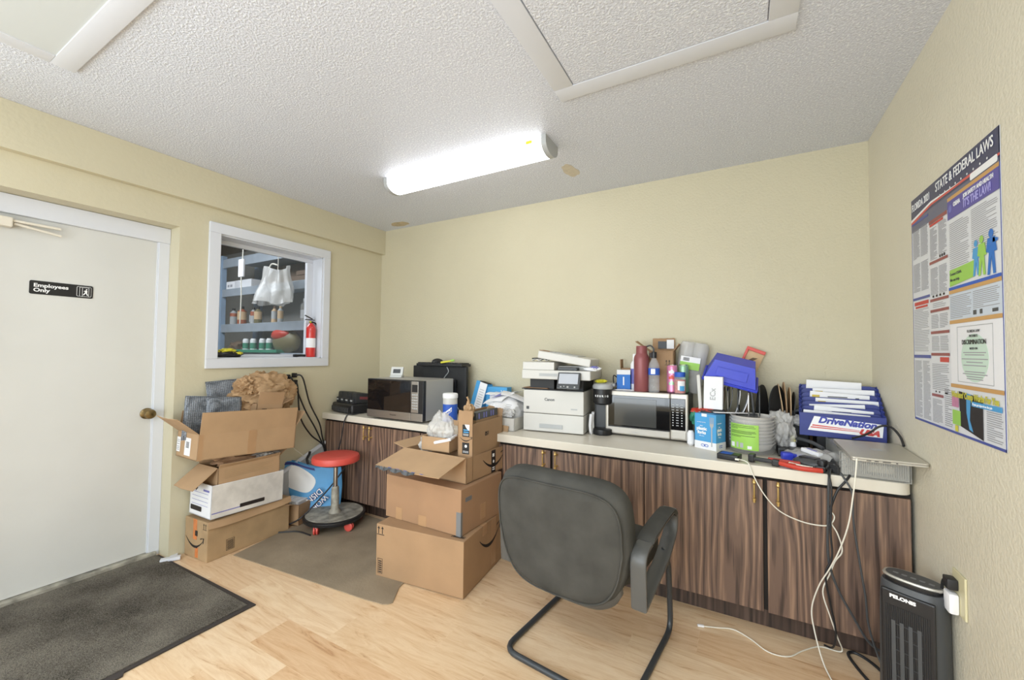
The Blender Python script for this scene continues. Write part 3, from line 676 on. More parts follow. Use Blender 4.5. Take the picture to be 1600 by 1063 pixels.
sheet_thing('kraft_paper', MB().blob((0, 0, .05), (.03, .045, .055), .4, 2, 4, 31), X['kraft'], 'small wad of kraft paper between the bubble mailer and the small carton', 'paper', loc=(.255, -1.385, .79), smooth=50)
t = thing('cardboard_box', 'small open carton with a raised flap on top of the left stack', 'box', (.225, -1.245, .815), (R(-3), R(6), R(82)))
carton(t, .17, .11, .12, X['card'], flaps={'front': (.085, 78), 'back': (.08, 70), 'right': (.09, 30)})
decal(t, 'printed_lines', [rect(-.05, .085, -.02, .089), rect(-.05, .078, -.025, .082), rect(-.01, .062, .055, .070), rect(.0, .074, .05, .078), rect(-.01, .052, .06, .056)], X['ink'], (0, -.0555, 0))
t = thing('cardboard_box', 'open carton of papers on the floor behind the left stack', 'box', (.125, -.93, .006), (0, 0, R(20)))
carton(t, .20, .20, .15, X['card'], flaps={'front': (.10, 20), 'left': (.08, 60)})
t2 = thing('paper_stack', 'white papers standing inside the floor carton behind the left stack', 'paper', (.13, -.93, .02), (0, R(4), R(20)))
for k in range(5): MB().box((-.055+k*.025, 0, .08), (.022, .15, .15), rot=(0, R(-3+k*2), 0)).build('paper_sheaf', X['paper'], t2)
t = thing('scrap_strip', 'bent white plastic scrap on the floor by the door frame', 'scrap', (.0, -1.68, .001))
MB().box((-.02, .03, .008), (.10, .04, .012), rot=(0, 0, R(-25)), bev=.003).box((.045, -.015, .012), (.035, .10, .018), rot=(0, 0, R(-30)), bev=.003).build('scrap_body', X['trimw'], t)

# leaning panel, plug tangle, shopping bag
t = thing('leaning_panel', 'grey panel with a white edge leaning on the wall behind the shopping bag', 'panel', (0, 0, 0))
MB().prism([(-1.10, .006), (-.62, .006), (-.62, .520), (-1.10, .302)], .012, (.025, 0, 0), (0, 1, 0), (0, 0, 1)).build('panel_board', X['lgry'], t)
MB().prism([(-1.10, .304), (-.62, .522), (-.62, .545), (-1.10, .327)], .022, (.02, 0, 0), (0, 1, 0), (0, 0, 1)).build('panel_edge', X['trimw'], t)
t = thing('wall_outlet', 'outlet crowded with black plugs above the left stack', 'outlet', (0, -.925, 1.085))
MB().span((.001, -.06, -.055), (.006, .06, .055), bev=.002).build('cover_plate', X['ivory'], t)
for k, (y, z) in enumerate(((-.035, .02), (.02, .03), (.025, -.025))):
    t2 = thing('extension_cord', ['black power cord plugged into the left socket of the window wall outlet', 'black power cord plugged into the upper right socket of the window wall outlet', 'black power cord plugged into the lower right socket of the window wall outlet'][k], 'cord', (0, -.925, 1.085), group='black cords on the window wall')
    MB().span((.006, y-.015, z-.018), (.04, y+.015, z+.018), bev=.006).build('plug', X['blk'], t2)
    ends = [[(.04, y, z), (.06, y+.02, z-.03), (.05, .10, -.25), (.05, .20, -.42), (.05, .285, -.60), (.045, .31, -.72)], [(.04, y, z), (.07, y+.04, z-.02), (.05, .14, -.20), (.05, .235, -.38), (.05, .265, -.50), (.04, .31, -.62)], [(.04, y, z), (.05, y+.01, z-.05), (.05, .06, -.30), (.04, .16, -.46), (.04, .27, -.56), (.045, .31, -.66)]][k]
    MB().tube(ends, .006).build('cable', X['cable'], t2, smooth=True)
sheet_thing('thin_cord', MB().tube([(.03, -.95, .93), (.03, -.93, .60), (.035, -.84, .48), (.06, -.76, .41)], .003), X['wcable'], 'thin white cord hanging beside the leaning panel', 'cord', smooth=True)
t = thing('shopping_bag', 'bright blue and white shopping bag slumped behind the red stool', 'bag', (.200, -.835, .008))
def bagfn(side):
    def fn(u, v):
        wd = .44*(.70+.42*v)
        x = (u-.5)*wd; z = v*(.40 + .03*math.sin(u*7)) ; b = .055*math.sin(PI*u)**.6*(1-.75*v)+.004
        y = (-b if side else b) + .016*mnoise.noise(Vector((u*4, v*4, side*3)))*min(1, v*3)
        return Vector((x - .10*v*v + .03, y+.06*v, z))
    return fn
MB().sheet(bagfn(1), 30, 24).sheet(bagfn(0), 30, 24).build('bag_body', X['skyd'], t, smooth=70)
t.rotation_euler = (0, 0, R(38))
f_ = bagfn(1)
def onbag(u0, v0, u1, v1, off, n=14, shape=None):
    def fn(a, b):
        u = u0+(u1-u0)*a; v = v0+(v1-v0)*b
        if shape: u, v = shape(a, b)
        p = f_(u, v); return p+Vector((0, -off, 0))
    return MB().sheet(fn, n, n)
def pale(a, b):
    an = 2*PI*a; return .30+.27*b*math.cos(an)*(1+.15*math.sin(an*2)), .70+.235*b*math.sin(an)
onbag(0, 0, 1, 1, .004, 28, pale).build('white_patch', X['wht'], t, smooth=70)
onbag(.0, .945, .62, .99, .007).build('dark_blue_rim', X['navy'], t, smooth=70)
def bagtext(s, u, v, size, ang):
    p = f_(u, v)
    text(t, 'lettering', s, size, X['navy'], p+Vector((0, -.0125, 0)), (math.cos(R(ang)), 0, math.sin(R(ang))), (-math.sin(R(ang)), -.02, math.cos(R(ang))), bold=.0035)
    text(t, 'lettering', s, size, X['wht'], p+Vector((0, -.014, 0)), (math.cos(R(ang)), 0, math.sin(R(ang))), (-math.sin(R(ang)), -.02, math.cos(R(ang))), bold=.0005)
bagtext('DISNEY', .43, .38, .062, 220); bagtext('WORLD', .54, .27, .055, 224)
MB().tube([(-.06, .05, .40), (-.07, .05, .44), (-.055, .05, .475), (-.05, .05, .50)], .010).build('handle', X['blk'], t, smooth=True)

# ------------------------------------------------------------------ rolling stool
t = thing('rolling_stool', 'round red stool on a grimy round caster base', 'stool', (.455, -.835, .005))
MB().lathe([(.155, .468), (.168, .476), (.170, .500), (.163, .517), (.145, .524), (.08, .526), (0, .526)], seg=48).build('seat', X['red'], t, smooth=35)
MB().lathe([(.12, .455), (.12, .469)], seg=30).build('seat_plate', X['blk'], t, smooth=35)
MB().lathe([(.016, .25), (.016, .456)], seg=20).build('piston', X['chrome'], t, smooth=35)
MB().lathe([(.045, .092), (.040, .105), (.029, .12), (.027, .27), (.022, .285)], seg=20).build('column', X['grime'], t, smooth=35)
MB().lathe([(.215, .060), (.220, .075), (.218, .086), (.21, .091)], seg=48).lathe([(.0, .060), (.214, .061)], seg=48).build('base_rim', X['blk'], t, smooth=35)
MB().lathe([(.205, .088), (.2, .0925), (0, .0928)], seg=48).build('base_disc', X['grime'], t, smooth=35)
for k in range(5):
    a = 2*PI*k/5+R(-78); c = Vector((.185*math.cos(a), .185*math.sin(a), 0))
    cs = MB(); cs.lathe([(.012, .045), (.012, .062)], c, 12).box(c+Vector((0, 0, .036)), (.026, .03, .034), rot=(0, 0, a+.5), bev=.006)
    co = cs.build('caster', X['chrome'], t, smooth=30)
    d = Vector((math.cos(a+.5+PI/2), math.sin(a+.5+PI/2), 0))
    for sgn in (-1, 1):
        wl = MB().lathe([(.012, 0), (.025, 0), (.031, .003), (.031, .012), (.025, .015), (.012, .015)], c+Vector((0, 0, .031))+d*(.003 if sgn > 0 else -.017), 20, axis=d)
        wl.build('wheel', X['red'], co, smooth=35)
t = thing('power_cable', 'black cord looping on the rubber mat by the shopping bag', 'cord')
MB().tube([(.42, -.72, .40), (.36, -.82, .25), (.30, -.99, .085), (.20, -1.06, .02), (.16, -1.12, .012), (.22, -1.15, .010), (.34, -1.06, .010), (.48, -1.05, .010)], .0055).build('cable', X['cable'], t, smooth=True)

# ------------------------------------------------------------------ carton stack in the middle
t = thing('cardboard_box', 'largest carton with a smile arrow, at the bottom of the middle stack', 'box', (1.532, -.902, .005), (0, 0, R(6)))
carton(t, .585, .495, .298, X['card'], closed=True)
decal(t, 'smile_arrow', smile(.27, .25), X['ink'], (.2930, .07, .225), (0, 1, 0), (0, 0, 1))
arrows(t, (-.262, -.248, .262), (1, 0, 0), (0, 0, 1), .045)
barcode(t, 'printed_label', (-.262, -.248, .06), (1, 0, 0), (0, 0, 1), .035, .085, 6)
barcode(t, 'printed_label', (.235, -.205, .2985), (1, 0, 0), (0, 1, 0), .08, .025, 4)
MB().span((.2928, .09, .02), (.2934, .15, .297)).build('packing_tape', X['tape'], t)
t = thing('cardboard_box', 'plain carton second from the bottom of the middle stack', 'box', (1.520, -.868, .305), (0, 0, R(-1)))
carton(t, .572, .42, .253, X['card4'], closed=True, tape=False)
MB().span((.255, -.2108, .0), (.2868, -.2102, .13)).span((.2862, -.2108, .0), (.2868, -.195, .13)).build('grey_tape', X['gry'], t)
MB().span((-.20, -.2107, .0), (-.15, -.2101, .07)).span((-.02, -.2107, .0), (.04, -.2101, .06)).build('packing_tape', X['tape'], t)
decal(t, 'blue_stamp', [rrect(-.17, .175, -.11, .20, .004)], X['gry'], (.2862, 0, 0), (0, 1, 0), (0, 0, 1), .0003)
MB().span((.2862, -.02, .03), (.2868, .03, .12)).build('packing_tape', X['tape'], t)
t = thing('cardboard_box', 'open carton with a torn drooping flap, third in the middle stack', 'box', (1.535, -.772, .5605), (0, 0, R(-2)))
carton(t, .49, .43, .145, X['card'], flaps={'front': (.235, -14), 'left': (.10, 12), 'back': (.12, 75)}, fm=X['card2'])
MB().sheet(lambda u, v: Vector((-.235+.30*u, -.215-.228+.004*math.sin(u*40)-.008*v, .0905-.002*v+.006*math.sin(u*21)*v - .014*v)), 30, 4, .003).build('printed_tape_edge', X['dgry'], t)
decal(t, 'tape_flecks', [rect(-.13+k*.06, -.452+.002*(k % 2), -.105+k*.06, -.446) for k in range(5)], X['lblue'], (0, 0, .095), (1, 0, 0), (0, 1, 0))
MB().span((.2452, .04, .005), (.2460, .085, .14)).build('printed_tape', X['blk'], t)
decal(t, 'tape_print', [rect(.05, .10, .07, .12), rrect(.055, .062, .07, .08, .007), rect(.05, .03, .075, .036), rect(.05, .018, .075, .024)], X['wht'], (.2462, 0, 0), (0, 1, 0), (0, 0, 1), .0003)
decal(t, 'smile_arrow', smile(.23, .24), X['ink'], (.2456, .065, .10), (0, 1, 0), (0, 0, 1), .0004)
t = thing('cardboard_box', 'plain small carton inside the torn open carton', 'box', (1.46, -.72, .566), (0, 0, R(4)))
carton(t, .26, .26, .132, X['card2'], closed=True)
t = thing('cardboard_tray', 'small cardboard tray holding a plastic bag on top of the middle stack', 'box', (1.505, -.885, .706), (0, 0, R(4)))
carton(t, .205, .135, .085, X['card2'])
t = thing('plastic_bag', 'crumpled clear plastic bag in the small cardboard tray', 'bag', (1.495, -.875, .735))
MB().blob((0, 0, .085), (.088, .060, .115), .28, 1.8, 5, 3).blob((-.105, -.02, -.015), (.05, .03, .05), .5, 3, 4, 9).build('bag_body', X['milky'], t, smooth=60)
t = thing('plastic_mailer', 'white printed plastic mailer lying in the small cardboard tray', 'mailer', (1.555, -.905, .765), (R(6), R(-14), R(10)))
MB().box((0, 0, .012), (.12, .10, .018), bev=.008).build('mailer_body', X['paper'], t); decal(t, 'print', [rect(-.05, -.04, -.03, .03), rect(-.02, -.02, .05, -.01), rect(-.02, .01, .05, .02)], X['dgry'], (0, 0, .0215), (1, 0, 0), (0, 1, 0))
t = thing('cardboard_box', 'tall narrow carton with a smile arrow at the top of the middle stack', 'box', (1.713, -.755, .567), (0, 0, R(3)))
carton(t, .105, .37, .325, X['card'], flaps={'front': (.075, 92), 'left': (.06, 95), 'back': (.05, 70)})
decal(t, 'printed_tape', [rect(-.020, .248, .028, .318), rect(-.020, .148, .028, .214)], X['blk'], (0, -.1855, 0))
decal(t, 'smile_arrow', smile(.080, .24), X['ink'], (.003, -.1862, .243), (1, 0, 0), (0, 0, 1))
decal(t, 'tape_print', [rrect(-.003, .185, .014, .202, .008)]+[rect(-.014, z, .023, z+.002) for z in (.156, .163, .256, .263)], X['wht'], (0, -.1866, 0), th=.0003)
decal(t, 'tape_print', [rect(-.012, z, .024, z+.006) for z in (.272, .284)], X['sky'], (0, -.1866, 0), th=.0003)
decal(t, 'torn_patch', [[(-.004, .320), (.029, .320), (.029, .285), (.014, .293), (.004, .305)]], X['paper'], (0, -.1870, 0), th=.0003)
text(t, 'printed_code', '0S1', .035, X['ink'], (.0530, -.02, .245), (0, 1, 0), (0, 0, 1), bold=.0008)
t = thing('cardboard_mailer', 'flat cardboard mailer with black and blue tape sticking out of the tall carton', 'mailer', (1.722, -.72, .60), (0, R(-2), R(3)))
MB().box((0, 0, .165), (.045, .27, .33), bev=.004).build('mailer_body', X['card2'], t)
MB().span((-.0235, -.137, .30), (.0235, .137, .345), bev=.002).build('printed_tape', X['dgry'], t)
decal(t, 'tape_print', [rect(-.11+k*.03, .305, -.095+k*.03, .338) for k in range(8) if k % 3 != 1], X['lav'], (.0237, 0, 0), (0, 1, 0), (0, 0, 1))
t = thing('cardboard_flap', 'rounded cardboard offcut behind the cardboard mailer', 'cardboard', (1.675, -.66, .60), (0, 0, R(2)))
MB().prism([(-.09, 0), (.09, 0), (.09, .30), (.07, .355), (.03, .365), (-.01, .31), (-.09, .30)], .006, (0, 0, 0), (.5, .87, 0), (0, 0, 1)).build('offcut', X['card2'], t)
sheet_thing('kraft_paper', MB().blob((0, 0, 0), (.032, .03, .045), .45, 2.4, 4, 6).tube([(0, 0, .03), (-.006, 0, .065), (-.016, 0, .085)], .006), X['kraft'], 'twisted kraft paper poking out of the tall carton', 'paper', loc=(1.700, -.872, .955), smooth=50)

# ------------------------------------------------------------------ office chair
t = thing('office_chair', 'charcoal upholstered armchair on a bent steel tube frame, seen from behind', 'chair', (2.535, -1.05, 0), (0, 0, R(-7)))
tr = .0125
def rpath(pts, rad=.07, n=5):
    out = [Vector(pts[0])]
    for a, b, c in zip(pts, pts[1:], pts[2:]):
        a, b, c = Vector(a), Vector(b), Vector(c); u = (a-b).normalized(); v = (c-b).normalized()
        rr = min(rad, (a-b).length*.49, (c-b).length*.49)
        p, q = b+u*rr, b+v*rr
        for k in range(n+1):
            s_ = k/n; out.append((1-s_)**2*p+2*s_*(1-s_)*b+s_*s_*q)
    out.append(Vector(pts[-1])); return out
base = rpath([(-.275, .06, .40), (-.275, .225, .36), (-.275, .265, tr), (-.275, -.315, tr), (.275, -.315, tr), (.275, .265, tr), (.275, .225, .36), (.275, .06, .40)])
MB().tube(base, tr, 12, smooth=False).build('sled_frame', X['tube'], t, smooth=True)
def cush(w, h, d, bot=.8, n=26, dome=1):
    """rounded cushion shell: w x h outline with superellipse corners, depth d"""
    b = bmesh.new(); L_ = []
    prof = [(0.0, 1.0), (.45, 1.0), (.86, .93), (.97, .72), (1.0, .4), (1.0, -.4), (.97, -.72), (.86, -.93), (.45, -1.0), (0, -1.0)]
    N_ = 56
    for s_, dz in prof:
        ring = []
        for k in range(N_):
            a = 2*PI*k/N_; ca, sa = math.cos(a), math.sin(a); e = .44
            x = math.copysign(abs(ca)**e, ca)*w/2*s_; z = math.copysign(abs(sa)**e, sa)*h/2*s_
            tf = 1-(1-bot)*max(0, -z/(h/2))**1.3
            ring.append(b.verts.new((x*tf, dz*d/2, z)))
        L_.append(ring)
    for p, q in zip(L_, L_[1:]):
        for k in range(N_): b.faces.new((p[k], p[(k+1) % N_], q[(k+1) % N_], q[k]))
    bmesh.ops.remove_doubles(b, verts=b.verts, dist=1e-5); return b
def bend(mb, k, z0):
    for v in mb.b.verts: v.co.y += -k*(v.co.x**2) ; v.co.y -= .0
    return mb
sb = MB(); sb.merge(cush(.50, .50, .10, 1)); 
bmesh.ops.transform(sb.b, matrix=Matrix.Translation((0, .02, .425)) @ Matrix.Rotation(R(90), 4, 'X'), verts=sb.b.verts)
sb.build('seat', X['chair'], t, smooth=50)
lean = Matrix.Translation((-.022, -.275, .573)) @ Matrix.Rotation(R(7), 4, 'X')
bb = MB(); bb.merge(cush(.60, .50, .115, .80)); bend(bb, -.35, 0)
bmesh.ops.transform(bb.b, matrix=lean, verts=bb.b.verts)
bk = bb.build('backrest', X['chair'], t, smooth=50)
b2 = MB(); b2.merge(cush(.565, .455, .03, .80)); bend(b2, -.35, 0)
bmesh.ops.transform(b2.b, matrix=lean @ Matrix.Translation((-.008, -.048, -.012)), verts=b2.b.verts)
b2.build('back_panel', X['chair'], bk, smooth=50)
pp = []
for k in range(57):
    a = 2*PI*k/56; ca, sa = math.cos(a), math.sin(a)
    x = math.copysign(abs(ca)**.44, ca)*.285; z = math.copysign(abs(sa)**.44, sa)*.230
    tf = 1-(1-.80)*max(0, -z/.232)**1.3
    pp.append(lean @ Vector((x*tf-.008, -.057+.35*(x*tf)**2, z-.012)))
MB().tube(pp, .004, 6, smooth=False).build('piping', X['chair'], bk, smooth=True)
sh_ = MB(); sh_.merge(cush(.47, .20, .035, .7)); bend(sh_, -.35, 0)
bmesh.ops.transform(sh_.b, matrix=Matrix.Translation((0, -.262, .385)) @ Matrix.Rotation(R(14), 4, 'X'), verts=sh_.b.verts)
sh_.build('back_shell', X['chairp'], t, smooth=50)
for sx in (-1, 1):
    x = sx*.305
    ap = rpath([(x, -.265, .375), (x, -.275, .575), (x, -.04, .612), (x, .165, .622), (x, .165, .52), (x, .02, .44), (x, -.265, .385)], .05, 6)
    a_ = MB(); 
    # a flat loop bracket swept as a wide band
    P = ap; n_ = len(P); t_ = bmesh.new(); rings = []
    for i, p in enumerate(P[:-1]):
        d = (P[(i+1) % (n_-1)]-P[i-1 if i else n_-2]).normalized(); nn = Vector((0, d.z, -d.y))
        hw = .029; th_ = .009
        rings.append([t_.verts.new(p+Vector((a*hw*sx, 0, 0))+nn*b*th_) for a, b in ((-1, -.6), (-.8, -1), (.8, -1), (1, -.6), (1, .6), (.8, 1), (-.8, 1), (-1, .6))])
    for i in range(len(rings)):
        p, q = rings[i], rings[(i+1) % len(rings)]
        for k in range(8): t_.faces.new((p[k], p[(k+1) % 8], q[(k+1) % 8], q[k]))
    a_.merge(t_); arm = a_.build('armrest', X['chairp'], t, smooth=40)
    pd = MB().sheet(lambda u, v: Vector((x+(v-.5)*.066, -.20+.355*u, .610+.026*u+.008*math.sin(PI*u)-.006*(2*v-1)**2+(-.03*max(0, (u-.85)/.15)**2)+(-.012*max(0, (.08-u)/.08)))), 20, 6, -.018)
    pd.build('arm_pad', X['chair'], arm, smooth=50)
    MB().tube(rpath([(sx*.275, .06, .40), (sx*.29, .06, .43), (sx*.303, .06, .47)], .03), .011, 10, smooth=False).build('arm_bracket', X['tube'], arm, smooth=True)

# ------------------------------------------------------------------ on the worktop, left part
Z = CT+.0005
t = thing('battery_charger', 'black four bay battery charger in the left corner of the worktop', 'charger', (.190, -.475, Z), (0, 0, R(-10)))
MB().box((0, 0, .042), (.33, .20, .084), bev=.022, seg=3).box((0, -.09, .034), (.31, .04, .05), bev=.012).build('charger_body', X['blk'], t, smooth=40)
for k in range(12): pass
ribs = MB()
for k in range(11): ribs.box((-.12+k*.024, -.111, .034), (.008, .004, .04), bev=.001)
ribs.build('grille', X['dgry'], t)
X['redlbl'] = mat('dark_red_label', (120, 60, 62), .5)
for k in range(4):
    bx = -.112+k*.075; t2 = thing('battery_pack', ['leftmost black battery pack on the corner charger', 'second black battery pack from the left on the charger', 'third black battery pack from the left on the charger', 'rightmost black battery pack on the charger, with a dark red label'][k], 'battery', (.190, -.475, Z), (0, 0, R(-10)), group='battery packs on the charger')
    MB().box((bx, .02, .125), (.070, .15, .085), bev=.012, rot=(R(-6), 0, 0)).box((bx, -.050, .105), (.044, .05, .045), bev=.006).build('battery_body', X['blkm'], t2, smooth=40)
    MB().box((bx, -.077, .110), (.026, .006, .012), bev=.002).build('release_tab', X['lgry'], t2)
    if k == 3: MB().box((bx+.0358, .02, .128), (.002, .08, .022), rot=(R(-6), 0, 0)).build('label_band', X['redlbl'], t2)
t = thing('power_cable', 'black charger cord draped over the left cabinet doors', 'cord')
MB().tube([(.37, -.56, Z+.012), (.355, -.60, Z+.006), (.33, -.633, Z+.006), (.315, -.655, .74), (.29, -.66, .60), (.24, -.66, .45), (.22, -.68, .36)], .005).build('cable', X['cable'], t, smooth=True)
def microwave(name, label, loc, rz, w, d, h, body, front, style):
    t = thing(name, label, 'microwave', loc, (0, 0, rz))
    MB().span((.002, .03, .012), (w-.002, d, h), bev=.004).build('housing', body, t)
    MB().span((.05, .05, 0), (.09, .09, .014)).span((w-.09, .05, 0), (w-.05, .09, .014)).span((.05, d-.09, 0), (.09, d-.05, .014)).span((w-.09, d-.09, 0), (w-.05, d-.05, .014)).build('feet', X['blk'], t)
    if style == 1:
        px = w*.80
        f = MB().span((0, 0, .012), (w, .032, h), bev=.003).build('front_panel', X['blk'], t)
        dz = MB().span((.004, -.004, .07), (px-.003, .002, h-.006), bev=.003).build('door', X['gls'], t)
        MB().span((.002, -.005, .014), (px-.002, .001, .071), bev=.002).build('door_trim', X['steel'], dz)
        text(dz, 'lettering', 'Panasonic', .016, X['ink'], (w*.49, -.0052, .045), (1, 0, 0))
        cp = MB().span((px, -.004, .075), (w-.045, .001, h-.006), bev=.002).build('control_panel', front, t)
        MB().span((px, -.005, .014), (w-.003, .001, .071), bev=.002).build('panel_trim', X['steel'], cp)
        MB().span((px+.008, -.0055, h-.085), (w-.052, -.003, h-.03), bev=.001).build('display', X['blk'], cp)
        bt = MB()
        for r_ in range(6):
            for c_ in range(3): bt.box((px+.017+c_*.019, -.0045, h-.105-r_*.020), (.014, .003, .012), bev=.002)
        bt.build('keypad', X['lgry'], cp)
    else:
        px = w*.80
        f = MB().span((0, 0, .010), (px-.001, .032, h), bev=.008).build('door', front, t)
        MB().span((.02, -.003, .055), (px-.001, .002, h-.028), bev=.002).build('door_glass', X['gls'], f)
        MB().span((.06, -.0045, .07), (px*.80, -.002, h-.045), bev=.004).build('window_mesh', X['wglass'], f)
        text(f, 'lettering', 'Insignia', .011, X['lgry'], (w*.38, -.0008, .032), (1, 0, 0))
        c = MB().span((px, 0, .010), (w, .032, h), bev=.008).build('control_panel', front, t)
        MB().span((px+.002, -.003, .070), (w-.014, .002, h-.028), bev=.002).build('touch_panel', X['gls'], c)
        ps = []
        for r_ in range(9):
            for c_ in range(3):
                x_ = px+.016+c_*.025; z_ = h-.065-r_*.0155; ps.append(rect(x_-.007, z_-.0022, x_+.007, z_+.0022) if r_ < 3 or c_ == 1 else rect(x_-.004, z_-.003, x_+.004, z_+.003))
        decal(c, 'keypad_print', ps, X['lgry'], (0, -.0032, 0), th=.0003)
        MB().span((px+.008, -.004, .020), (w-.012, .001, .062), bev=.002).build('door_button', front, c)
    return t
X['wglass'] = mat('grey_window_mesh', (70, 70, 68), .12, coat=.5)
microwave('microwave', 'stainless microwave with a mirror black door on the left of the worktop', (.548, -.628, Z), R(1.2), .565, .37, .312, X['mwside'], X['steel'], 1)
t = thing('thermostat_display', 'small white tilted display standing on the left microwave', 'display', (.655, -.42, Z+.313), (0, 0, R(22)))
MB().box((0, 0, .009), (.10, .06, .018), bev=.004).box((0, .005, .050), (.105, .022, .072), rot=(R(-18), 0, 0), bev=.006).build('case', X['white'], t, smooth=30)
MB().box((0, -.0065, .052), (.062, .002, .034), rot=(R(-18), 0, 0)).build('screen', X['dgry'], t)
t = thing('monitor', 'black flat monitor turned away, behind the left microwave', 'monitor', (.865, -.13, Z), (0, 0, R(1)))
mm_ = MB().span((-.285, -.012, .05), (.285, .022, .405), bev=.006)
mm_.build('screen_case', X['blkm'], t)
MB().span((-.14, -.05, .12), (.20, -.012, .30), bev=.02).build('rear_cover', X['blk'], t)
MB().span((-.03, -.075, .0), (.07, -.05, .25), bev=.008).span((-.12, -.10, 0), (.16, .06, .012), bev=.004).build('stand', X['blk'], t)
MB().tube([(.10, -.03, .40), (.11, -.02, .36), (.06, -.018, .30), (.03, -.05, .2)], .004).tube([(.15, -.05, .22), (.20, -.06, .12), (.25, -.02, .02)], .003).build('cable', X['lgry'], t, smooth=True)
t = thing('keyboard', 'black keyboard lying on top of the monitor', 'keyboard', (.905, -.13, Z+.4055), (R(-1), 0, R(4)))
MB().box((0, 0, .011), (.46, .15, .022), bev=.005).build('keyboard_case', X['blk'], t)
kk = MB()
for r_ in range(5):
    for c_ in range(17): kk.box((-.21+c_*.0262, -.055+r_*.027, .026), (.021, .021, .010), bev=.002, seg=1)
kk.build('keys', X['blkm'], t)
t = thing('computer_mouse', 'black computer mouse lying on the keyboard', 'mouse', (.865, -.16, Z+.438), (0, 0, R(70)))
MB().blob((0, 0, .0), (.055, .031, .034), .0, 1, 3, 0, flat=0).build('mouse_body', X['blk'], t, smooth=60)
t = thing('highlighter', 'yellow green highlighter lying across the keyboard', 'marker', (.985, -.18, Z+.437), (0, 0, R(32)))
MB().box((0, 0, .010), (.11, .020, .016), rot=(0, R(-9), 0), bev=.006).build('marker_body', X['yel'], t); MB().box((.044, 0, .019), (.035, .022, .017), rot=(0, R(-9), 0), bev=.006).build('cap', X['green'], t)
t = thing('wipes_canister', 'white wipes canister with a blue label behind the middle carton stack', 'canister', (1.262, -.49, Z))
MB().lathe([(.050, 0), (.053, .006), (.053, .185), (.050, .19)], seg=32).build('canister_body', X['offw'], t, smooth=35)
MB().lathe([(.0535, .02), (.0535, .145)], seg=32).build('label_band', X['lblue'], t, smooth=35)
MB().lathe([(.055, .188), (.056, .192), (.056, .215), (.052, .222), (.03, .224), (0, .224)], seg=32).build('lid', X['wht'], t, smooth=35)
def wraptext(parent, s, r, z, size, m, ang0, dang, up_=None, bold=.001, shear=0):
    for k, ch in enumerate(s):
        a = ang0+dang*k
        text(parent, 'lettering', ch, size, m, (r*math.cos(a), r*math.sin(a), z+(up_ or 0)*k), (-math.sin(a), math.cos(a), 0), (0, 0, 1), bold=bold, shear=shear)
sw = []
MB().sheet(lambda u, v: Vector(((.0545)*math.cos(R(-110+70*u)), .0545*math.sin(R(-110+70*u)), .045+.05*u+.032*v)), 14, 3).build('label_swoosh', X['wht'], t, smooth=True)
wraptext(t, 'Lysol', .0552, .070, .030, X['lblue'], R(-102), R(13), .008, shear=.2)
# blue glove boxes, papers
t = thing('glove_box', 'blue glove box leaning beside the monitor', 'box', (1.225, -.10, Z), (R(-6), R(14), R(-6)))
MB().box((0, 0, .145), (.115, .075, .29), bev=.002).build('carton_body', X['sky'], t)
MB().box((.022, -.0385, .147), (.075, .002, .285)).build('white_side', X['paper'], t)
MB().box((.018, -.01, .293), (.078, .055, .006)).build('dark_opening', X['ink'], t)
decal(t, 'printed_lines', [rect(.0, .03+.02*k, .045, .034+.02*k) for k in range(11)], X['lgry'], (0, -.0396, 0))
t = thing('glove_box', 'blue box lying open between the leaning glove box and the printer', 'box', (1.43, -.075, Z+.0), (0, R(0), R(-2)))
MB().box((0, 0, .125), (.20, .07, .25), bev=.002).build('carton_body', X['sky'], t)
decal(t, 'front_print', [ragged(-.03, .17, .035, .03, 5), ragged(-.06, .12, .05, .018, 9)], X['paper'], (0, -.0355, 0), th=.0004)
text(t, 'lettering', '1x', .03, X['wht'], (.055, -.0356, .215), bold=.001)
decal(t, 'dark_print', [ragged(-.02, .125, .016, .018, 3)], X['ink'], (0, -.0362, 0), th=.0004)
t = thing('carton', 'open white carton heaped with papers left of the printer', 'box', (1.67, -.345, Z), (0, 0, R(4)))
carton(t, .27, .36, .085, X['offw'])
sheet_thing('paper_heap', MB().blob((0, 0, .055), (.125, .165, .115), .16, 1.6, 4, 41, flat=0), X['paper'], 'heap of white papers and plastic spilling from the white carton', 'paper', loc=(1.665, -.33, Z+.045), smooth=25)
for k, (p, r_, s_, lb) in enumerate((((1.60, -.36, Z+.195), (R(22), R(-10), R(-16)), (.20, .15), 'loose white sheet with a lavender logo on the paper heap'), ((1.70, -.30, Z+.21), (R(8), R(12), R(24)), (.19, .14), 'loose white envelope on top of the paper heap'), ((1.68, -.45, Z+.135), (R(32), R(4), R(8)), (.19, .12), 'loose white sheet slipping off the front of the paper heap'), ((1.55, -.20, Z+.225), (R(6), R(-6), R(-8)), (.26, .13), 'white sheet lying at the back of the paper heap'))):
    t = thing('paper_sheet', lb, 'paper', p, r_, group='loose sheets on the paper heap')
    MB().sheet(lambda u, v: Vector(((u-.5)*s_[0], (v-.5)*s_[1], .012*math.sin(u*3+k)+.006*math.sin(v*5))), 12, 8, .003).build('sheet', X['paper'], t, smooth=60)
    if k == 0: decal(t, 'logo_print', [[(-.02, -.05), (.06, -.02), (.02, .03)], rect(-.08, .0, -.03, .01)], X['lav'], (0, 0, .026), (1, 0, 0), (0, 1, 0))
    if k == 2: decal(t, 'printed_lines', [rect(-.07, -.03+.018*j, .07, -.026+.018*j) for j in range(4)], X['lgry'], (0, 0, .021), (1, 0, 0), (0, 1, 0))
